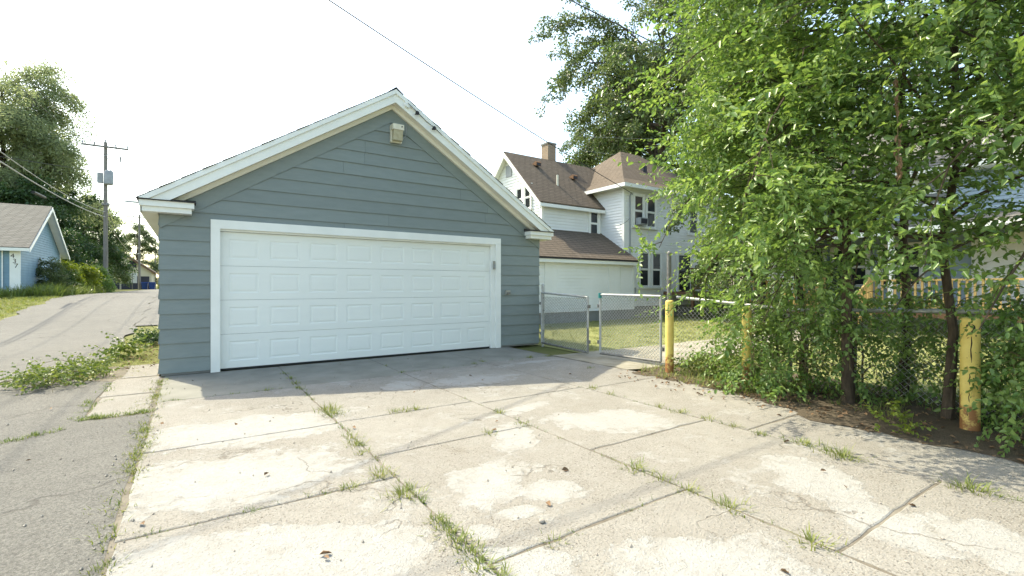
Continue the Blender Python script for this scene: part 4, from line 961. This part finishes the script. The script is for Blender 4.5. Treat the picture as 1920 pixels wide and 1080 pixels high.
# elm row on the right, hanging over the driveway
elm_t = [spray(int(rng.integers(9, 17)), rng.uniform(.36, .70), ll, ll * rng.uniform(.45, .58), rng.uniform(.02, .38)) for ll in (.045, .05, .052, .055, .055, .058, .06, .06, .063, .066, .07, .074, .08, .088)]
LIMB = [1.]
def elm_keep(p):
    x, y, z = p
    if z < .9 and x < 5.4: return False
    k = 1 - .035 * max(0, z - 3)                                                            # outline of the row's common crown
    w_ = .26 * math.sin(z * 3.1 + y * 1.7) + .16 * math.sin(z * 7.3 - y * 4 + 1) + .1 * math.sin(z * 13 + x * 9)
    low = .10 * max(0, 1 - abs(z - 2.1) / 1.2)
    rx, ry = (2.9 + w_ + low) * k * LIMB[0], (2.1 + .8 * w_ + low) * k * LIMB[0]
    if ((x - 6.8) / rx) ** 2 + (max(0, y + 6.2) / ry) ** 2 > 1: return False
    return True
def elm_thin(p):                                                                             # bare lower stems: house and lawn show through
    x, y, z = p
    if x < 5.3: return 1. if z > 1.25 else .35
    return min(1, .42 + .5 * max(0, z - 1.6))
side_bias = lambda ga, t: 2.85 + rng.normal(0, .75) if rng.uniform() < (.75 if t < .55 else .35) else ga
elms = [((6.31, -6.08), 'elm sapling with dark trunk, leftmost of the elm trunks', dict(h=7.2, r0=.056, lean=(.01, .02), n1=32)),
        ((7.10, -6.31), 'elm with forked trunk in the middle of the row', dict(h=8., r0=.052, lean=(.0, -.01), n1=24)),
        ((6.37, -6.88), 'elm with reddish trunk next to the bollard marked 2', dict(h=7.5, r0=.043, lean=(.015, .0), n1=32)),
        ((7.55, -5.65), 'thin elm set back behind the others, trunk half hidden', dict(h=7., r0=.045, lean=(.0, .01), n1=20)),
        ((7.12, -5.25), 'elm nearest the gate, trunk hidden in shrub leaves', dict(h=6.8, r0=.05, lean=(-.01, .03), n1=24)),
        ((6.75, -8.3), 'elm at the right edge reaching over the driveway', dict(h=6.8, r0=.06, lean=(-.02, .03), n1=34))]
tot = 0
for b, lab, kw in elms:
    o, k = grow('elm_tree', b, lab, 'tree', 'elm', 'bark', elm_t, h0=.22, len1=2.5, el1=.5, drp1=.42, n2=8, len2=.8, drp2=.15, per=10, azw=side_bias, keep=elm_keep, thin=elm_thin, group='elm row', roll=.5, pitch=-.08, **kw)
    tot += k
print('elm twigs', tot)

# shrubs under the elms
shrub_t = [spray(int(rng.integers(8, 13)), rng.uniform(.25, .42), .055, .034, rng.uniform(.1, .6)) for _ in range(8)]
for b, lab, kw in (((6.45, -5.25), 'leafy shrub round the rusty middle bollard', dict(h=1.2, n1=13, len1=.65)),
                   ((6.35, -5.62), 'low arching shrub left of the elm trunks spilling on the concrete', dict(h=1.2, n1=15, len1=.75)),
                   ((5.98, -5.18), 'small sprawling shrub in front of the rusty middle bollard', dict(h=.85, n1=11, len1=.5)),
                   ((7.2, -5.9), 'shrub along the fence behind the elm trunks', dict(h=1.25, n1=18, len1=.7)),
                   ((6.9, -6.8), 'shrub filling the gap between the elm trunks and the second bollard', dict(h=1.1, n1=17, len1=.65)),
                   ((6.55, -7.55), 'dark shrub right of the bollard marked 2', dict(h=1.3, n1=18, len1=.65)),
                   ((6.02, -7.50), 'low shrub in front of the bollard marked 2', dict(h=.95, n1=12, len1=.5)),
                   ((7.1, -8.0), 'dark shrub at the right edge behind the second bollard', dict(h=1.5, n1=18, len1=.75))):
    grow('shrub', b, lab, 'shrub', 'elm', 'twig', shrub_t, r0=.014, h0=.1, el1=.7, drp1=.7, n2=4, len2=.35, drp2=.4, per=4, group='shrubs under the elms', roll=.5, wig=.18, **kw)

# big oaks behind the house
oak_t = [cluster(26, .42, .17, .10, .7, .3) for _ in range(8)]
grow('oak_tree', (27.2, 12.8), 'huge dark oak towering behind the white house, nearest limbs at the top', 'tree', 'oak', 'barkdark', oak_t, h=19, r0=.5, n1=40, h0=.34, len1=9.6, el1=.55, drp1=.5, n2=13, len2=3.4, drp2=.4, per=9, scale=(.9, 1.4),
     group='oaks behind the house', wig=.16, top=.1, pitch=.2, roll=.6, sub_r=.35)
grow('oak_tree', (33.5, 24.0), 'farther oak with paler crown just above the hipped roof', 'tree', 'oak', 'barkdark', oak_t, h=14, r0=.4, n1=30, h0=.36, len1=7.5, el1=.6, drp1=.5, n2=10, len2=2.8, drp2=.4, per=7, scale=(.9, 1.3),
     group='oaks behind the house', wig=.16, top=.1, pitch=.2, roll=.6)
grow('oak_tree', (36, 1.0), 'oak behind the blue-grey house seen through the elm leaves', 'tree', 'oak', 'barkdark', oak_t, h=17, r0=.45, n1=20, h0=.25, len1=7.5, el1=.4, drp1=.5, n2=9, len2=3., drp2=.4, per=7,
     group='oaks behind the house', wig=.16, top=.4, pitch=.2, roll=.6)
grow('yard_tree', (16.7, .5), 'dark yard tree between the white house and the porch, behind the elms', 'tree', 'oak', 'barkdark', oak_t, h=10.5, r0=.18, n1=34, h0=.12, len1=2.9, el1=.4, drp1=.45, n2=8, len2=1.3, drp2=.4, per=7,
     wig=.16, top=.45, pitch=.2, roll=.6, scale=(.5, .8))
# wispy tree behind the blue garage and the trees along the alley
wil_t = [cluster(26, .60, .22, .075, .9, .7) for _ in range(8)]
grow('ash_tree', (-11.6, 43.5), 'tall wispy pale green tree behind the blue garage', 'tree', 'willow', 'barkdark', wil_t, h=15.0, r0=.36, n1=32, h0=.3, len1=6.2, el1=1.0, drp1=.55, n2=12, len2=3.0, drp2=.6, per=9, wig=.17, top=.15, pitch=.5, roll=.6, sub_r=.35)
bush_t = [cluster(24, .34, .15, .085, .8, .3) for _ in range(6)]
for b, lab, mt, kw in (((-9.5, 40.), 'dark broad tree behind the transformer pole', 'darkleaf', dict(h=8.2, r0=.25, n1=20, len1=3.6)),
                       ((-8.2, 52), 'dark tree left of the plain pole', 'darkleaf', dict(h=9.2, r0=.25, n1=20, len1=3.6)),
                       ((-9.3, 66), 'mid green tree just behind the plain pole', 'oak', dict(h=9.0, r0=.25, n1=18, len1=3.6)),
                       ((-7.5, 96), 'far tree behind the cream garage roof', 'oak', dict(h=10.5, r0=.25, n1=18, len1=4.0)),
                       ((-14.5, 34), 'dark tree rising behind the blue garage roof', 'darkleaf', dict(h=6.3, r0=.25, n1=20, len1=3.8)),
                       ((-3.6, 118), 'farthest tree at the alley end', 'willow', dict(h=8.5, r0=.25, n1=16, len1=4.0))):
    grow('broadleaf_tree', b, lab, 'tree', mt, 'barkdark', bush_t, h0=.12, el1=.5, drp1=.4, n2=8, len2=1.7, drp2=.3, per=7, group='trees along the alley', wig=.15, top=.5, roll=.6, scale=(1., 1.6), **kw)
for b, lab, mt, kw in (((-6.3, 30.5), 'large dark green bush at the foot of the transformer pole', 'darkleaf', dict(h=3.9, n1=20, len1=2.0, scale=(.7, 1.1))),
                       ((-5.9, 36.5), 'dark bush behind the transformer pole', 'darkleaf', dict(h=3.4, n1=18, len1=1.8, scale=(.7, 1.1))),
                       ((-5.2, 29.2), 'bright yellow-green bush beside the blue garage', 'limeleaf', dict(h=1.5, n1=15, len1=1.2, scale=(.5, .8))),
                       ((-4.9, 32.5), 'mid green bush at the alley edge past the lime bush', 'elm', dict(h=1.5, n1=15, len1=1.1, scale=(.5, .8))),
                       ((-5.4, 27.6), 'small lime bush at the rear corner of the blue garage', 'limeleaf', dict(h=1.6, n1=14, len1=.8, scale=(.4, .7))),
                       ((-5.2, 22.6), 'leafy sapling against the blue garage wall', 'oak', dict(h=1.5, n1=12, len1=.6, scale=(.3, .55))),
                       ((-5.3, 25.3), 'dark green low bush against the blue garage wall', 'darkleaf', dict(h=1.0, n1=14, len1=.7, scale=(.35, .6))),
                       ((-3.0, 86), 'bush by the side of the cream garage', 'willow', dict(h=3.2, n1=16, len1=1.6, scale=(.8, 1.2)))):
    grow('bush', b, lab, 'bush', mt, 'twig', bush_t, r0=.03, h0=.05, el1=.5, drp1=.5, n2=6, len2=.6, drp2=.3, per=5, group='bushes along the alley', wig=.2, roll=.6, **kw)

# ------------------------------------------------------------------ grass, weeds, litter
def tufts(name, spots, label, m, cat='grass', hgt=.10, per=40, spread=.06, w=.006, lay=.6):
    """bent blades: two quads each"""
    V, F, k = [], [], 0
    for s in spots:
        x, y = s[0], s[1]; sc = s[2] if len(s) > 2 else 1.; z = (H(x, y) if x < 0 else 0) - .03
        for i in range(int(per * sc)):
            a = rng.uniform(0, 6.283); rad = abs(rng.normal(0, spread * sc)); bx_, by_ = x + rad * math.cos(a), y + rad * math.sin(a)
            a2 = a + rng.normal(0, .8); L = hgt * rng.uniform(.4, 1.25) * (.6 + .4 * sc); el = rng.uniform(1.45 - lay, 1.5); d = unit(a2, el); d2 = unit(a2, el - rng.uniform(.2, .9))
            p0 = np.array([bx_, by_, z]); p1 = p0 + d * L * .6; p2 = p1 + d2 * L * .5; sd = np.array([-math.sin(a2), math.cos(a2), 0]) * w * .5 * rng.uniform(.7, 1.4)
            V += [p0 - sd, p0 + sd, p1 + sd * .8, p1 - sd * .8, p2 + sd * .15, p2 - sd * .15]; F += [(k, k + 1, k + 2, k + 3), (k + 3, k + 2, k + 4, k + 5)]; k += 6
    return tag(np_mesh(name, np.array(V), np.array(F), m), label, cat, kind='stuff')
def along(x0, y0, x1, y1, n, dens=1., jit=.02):
    out = []
    for i in range(n):
        t = rng.uniform(0, 1)
        if math.sin(t * 17.3 + x0 * 5) + math.sin(t * 41 + y0) * .6 < rng.uniform(-1.6, .9) : continue
        out.append((x0 + (x1 - x0) * t + rng.normal(0, jit), y0 + (y1 - y0) * t + rng.normal(0, jit), dens * rng.uniform(.35, 1)))
    return out
BIG = [(1.47, -1.92, .8), (1.54, -3.2, 1.7), (1.53, -3.4, 1.5), (1.47, -4.23, 1), (1.46, -4.45, 1), (1.45, -4.68, .8), (1.43, -5.14, 1), (1.40, -5.2, .9), (1.43, -5.55, 1.6), (2.07, -3.68, 1), (2.29, -3.7, 1), (2.18, -3.69, .8), (2.92, -4.29, .8), (2.49, -4.82, .9),
       (2.88, -4.75, .8), (4.5, -4.0, 1.1), (4.47, -4.32, .8), (4.45, -5.04, .8), (4.45, -5.3, 1), (4.45, -5.6, .9), (4.44, -5.88, .8), (4.40, -6.13, .8), (4.46, -6.45, 1.2), (4.42, -6.72, 1.7), (4.36, -6.78, 1.2), (2.93, -6.05, 1.3), (2.93, -6.27, .9), (2.93, -6.47, .9), (2.94, -6.75, 1.3),
       (2.92, -7.19, 1.2), (4.42, -7.46, 1.8), (1.2, -5.26, .8), (1.86, -6.46, .7), (1.46, -5.95, .9), (1.47, -6.08, 1.0), (1.46, -6.2, 1.1), (1.46, -6.33, 1.2), (1.46, -6.45, 1.1), (1.48, -6.58, 1.1), (1.5, -1.2, .8), (1.5, -.75, .7), (1.12, -1.83, .7), (5.36, -1.5, 1.1), (5.75, -1.55, 1.2), (5.5, -2.9, .7), (1.5, -1.6, 1), (2.94, -.9, .5), (2.95, -1.6, .7), (4.2, -1.52, .7), (4.44, -1.4, .8)]
tufts('driveway_weeds', BIG, 'green grass tufts growing in the driveway joints', 'grass', hgt=.072, per=120, spread=.042, w=.006, lay=1.15)
J = along(1.50, -1.9, 1.49, -7, 130, .7) + along(2.94, -3.5, 2.93, -7.4, 70, .5) + along(4.44, -3.8, 4.43, -8, 90, .6) + along(.1, -5.25, 1.45, -5.24, 60, .5) + along(.1, -1.82, 1.45, -1.82, 50, .5) + along(-.5, -2.26, .02, -2.22, 50, 1.1) \
    + along(-.53, -.1, -.52, -2.3, 50, .9, .04) + along(-1.1, -2.95, -.55, -2.5, 40, .9, .03) + along(3, -1.62, 5.8, -1.52, 40, .5) + along(1.55, -6.45, 2.9, -6.46, 25, .35) + along(.1, -.02, 6.6, -.03, 30, .25, .012)
tufts('joint_weeds', J, 'low weeds along the cracks between slabs and asphalt', 'weed', hgt=.06, per=55, spread=.035, w=.006, lay=1.1)
tufts('edge_grass', along(.03, -.2, .04, -7.5, 210, 1.4, .03) + along(.0, -1.2, .02, -7.5, 70, 1.0, .06), 'grass strip between the asphalt and the driveway slabs', 'grass', hgt=.05, per=55, spread=.04, w=.006, lay=1.2)
# verge by the garage corner: grass and the creeping vine
vg = [(rng.uniform(-1.0, -.12), rng.uniform(.2, 6.2), rng.uniform(.4, .9)) for _ in range(230)]
tufts('verge_grass', vg, 'grass and weeds on the strip between garage and alley', 'drygrass', hgt=.055, per=30, spread=.09, w=.006, lay=1.2)
vine_t = [spray(int(rng.integers(8, 12)), rng.uniform(.22, .4), .055, .042, rng.uniform(.0, .3), roll=.7) for _ in range(6)]
def mound(name, spots, label, cat, m, templ, n, hgt, sc=(.7, 1.2), group=None):
    o = empty(name, (spots[0][0], spots[0][1], H(spots[0][0], spots[0][1])), label, cat, group); P = []
    for (x, y, r, h_) in spots:
        for i in range(int(n * r)):
            a = rng.uniform(0, 6.28); q = r * math.sqrt(rng.uniform(0, 1)); P.append((x + q * math.cos(a), y + q * math.sin(a), H(x, y) + .02 + h_ * (1 - (q / r) ** 2) * rng.uniform(.2, 1)))
    P = np.array(P); k = len(P)
    V, F = place(templ, P, rng.uniform(0, 6.28, k), rng.normal(-.35, .35, k), rng.normal(0, .4, k), rng.uniform(sc[0], sc[1], k)); np_mesh('foliage', V, F, m, o)
    return o, P
v1, Pv = mound('creeping_vine', [(-1.15, -.12, .34, .20), (-1.0, .25, .36, .26), (-.9, .75, .32, .22), (-1.3, .2, .28, .14), (-.9, 1.25, .2, .1)], 'creeping leafy vine sprawling from the verge onto the alley', 'vine', 'weed', vine_t, 150, .3, (.55, .95))
mb = MB()
for i in range(14):
    s = Pv[rng.integers(0, len(Pv))].copy(); s[2] = .02; mb.tube(limb(s, unit(rng.uniform(1.8, 4.2), .6), rng.uniform(.35, .7), 6, .5, .15), [.005, .005, .004, .004, .003, .003, .002], 4)
tag(mb.build('stem', 'twig', v1), kind='stuff')
mound('garden_weed', [(-.36, 4.9, .26, .30), (-.34, 5.3, .22, .22)], 'rounded dark green weed clump by the garage side', 'plant', 'darkleaf', vine_t, 260, .3)
mound('garden_weed', [(-.66, 2.75, .15, .25)], 'broad-leaved weed among the verge grass', 'plant', 'weed', vine_t, 260, .3, (.9, 1.4))
# long grass at the blue garage and along the left verge
vg = [(-5.5 + rng.uniform(-.3, 1.0), rng.uniform(19.2, 34), rng.uniform(.7, 1.4)) for _ in range(420)] + [(rng.uniform(-7.5, -5.5), rng.uniform(18.6, 19.7), rng.uniform(.5, 1)) for _ in range(60)]
tufts('verge_tall_grass', vg, 'tall rough grass in front of the blue garage', 'weed', hgt=.5, per=26, spread=.2, w=.022, lay=.8)
vg = [(rng.uniform(-9, -4.3), rng.uniform(9, 19.4), rng.uniform(.6, 1.2)) for _ in range(900)]
tufts('verge_short_grass', vg, 'short sunlit grass on the left verge of the alley', 'grass', hgt=.10, per=24, spread=.16, w=.016, lay=.9)
# lawn blades
vg = [(rng.uniform(6.8, 18.5), y, rng.uniform(.6, 1.1)) for y in rng.uniform(-9, 4.5, 4200) if not -3.2 < y < -1.6]
tufts('lawn_grass', vg, 'short dry lawn behind the gates', 'drygrass', hgt=.055, per=17, spread=.13, w=.011, lay=1.0)
vg = [(rng.uniform(5.75, 7.0), rng.uniform(-5.6, -3.45), rng.uniform(.5, 1.1)) for _ in range(130)] + [(rng.uniform(5.85, 7.6), rng.uniform(-8.6, -5.4), rng.uniform(.4, .9)) for _ in range(90)]
tufts('bed_grass', vg, 'rough grass round the bollards and trunks', 'grass', hgt=.14, per=30, spread=.09, w=.008, lay=.9)
mound('garden_weed', [(6.35, -4.2, .22, .35), (6.5, -4.55, .22, .4)], 'upright leafy weed right of the bollard marked 1', 'plant', 'weed', vine_t, 220, .3)
mound('garden_weed', [(5.5, -6.72, .12, .18)], 'small bright weed on the dirt edge below the elms', 'plant', 'limeleaf', vine_t, 170, .3, (.5, .8))
mound('foundation_plant', [(17.6, 3.1, .7, .9), (18.6, 3.0, .6, .7)], 'low bushes before the brown deck', 'bush', 'oak', bush_t, 150, .6, (.25, .5))
# litter: fallen leaves, pebbles, dead hanging leaves
V, F, k = [], [], 0
lv, lf = leaf_geo(.055, .03, .3, .2)
for i in range(760):
    if i < 620: x, y = rng.uniform(5.2, 7.2), rng.uniform(-8.5, -3.5); z = .022
    elif i < 720: x, y = rng.uniform(-.6, -.1), rng.uniform(.8, 4.5); z = H(x, y) + .03
    else: x, y = rng.uniform(-1.5, 5.5), rng.uniform(-7.5, -.2); z = .012
    s = rng.uniform(.4, 1.1); V.append(lv @ (rotm(rng.uniform(0, 6.28), rng.normal(0, .2), rng.normal(0, .4)) * s).T + np.array([x, y, z])); F.append(lf + k); k += 6
tag(np_mesh('leaf_litter', np.vstack(V), np.vstack(F), 'deadleaf'), 'brown fallen leaves scattered on dirt and concrete', 'leaf litter', kind='stuff')
mb = MB()
for i in range(420):
    if i % 3 == 0: x, y = rng.normal(.02, .06), rng.uniform(-6, -.3)
    else: x, y = rng.uniform(-1.2, 5.5), rng.uniform(-7.6, -1)
    r = rng.uniform(.004, .011); z = .004 if x > .05 else .0
    a = rng.uniform(.6, 1.2, 6) * r
    mb.add([(x - a[0], y, z), (x, y - a[1], z), (x + a[2], y, z), (x, y + a[3], z), (x + .2 * r, y, z + a[4]), (x, y, z - r)], [(0, 1, 4), (1, 2, 4), (2, 3, 4), (3, 0, 4), (1, 0, 5), (2, 1, 5), (3, 2, 5), (0, 3, 5)])
tag(mb.build('gravel_bits', 'stone'), 'loose gravel bits on the driveway', 'gravel', kind='stuff')
def stone(x, y, r, label):
    mb = MB(); n, m_ = 9, 6; V = []
    for i in range(m_ + 1):
        for j in range(n):
            t = math.pi * i / m_; a = 2 * math.pi * j / n; q = r * (1 + .18 * math.sin(3 * a + i) + .1 * math.sin(5 * a + 2 * i)); V.append((x + q * math.sin(t) * math.cos(a), y + q * math.sin(t) * math.sin(a), r * .5 - r * .6 * math.cos(t)))
    tag(mb.add(V, [(i * n + j, i * n + (j + 1) % n, (i + 1) * n + (j + 1) % n, (i + 1) * n + j) for i in range(m_) for j in range(n)]).build('stone', 'stone', smooth=True), label, 'stone')
stone(1.93, -6.28, .018, 'single small stone lying on the concrete in the foreground')
V, F, k = [], [], 0
dv, df = leaf_geo(.06, .022, .5, .5); a = np.array([4.72, -6.98, 2.90])
mb = MB(); st = limb(a, (0.02, 0, -1), .80, 6, 0, .05); mb.tube(st, .003, 4)
for i in range(30):
    t = rng.uniform(.0, 1) * 6; i0 = min(5, int(t)); p = st[i0] + (st[i0 + 1] - st[i0]) * (t - i0)
    V.append(dv @ rotm(rng.uniform(0, 6.28), rng.uniform(.9, 1.5), rng.normal(0, .5)).T + p); F.append(df + k); k += 6
dt = empty('dead_twig', tuple(a), 'withered brown leaf twig hanging in the elm foliage', 'dead twig')
np_mesh('dead_leaves', np.vstack(V), np.vstack(F), 'deadleaf', dt); mb.build('stem', 'twig', dt)
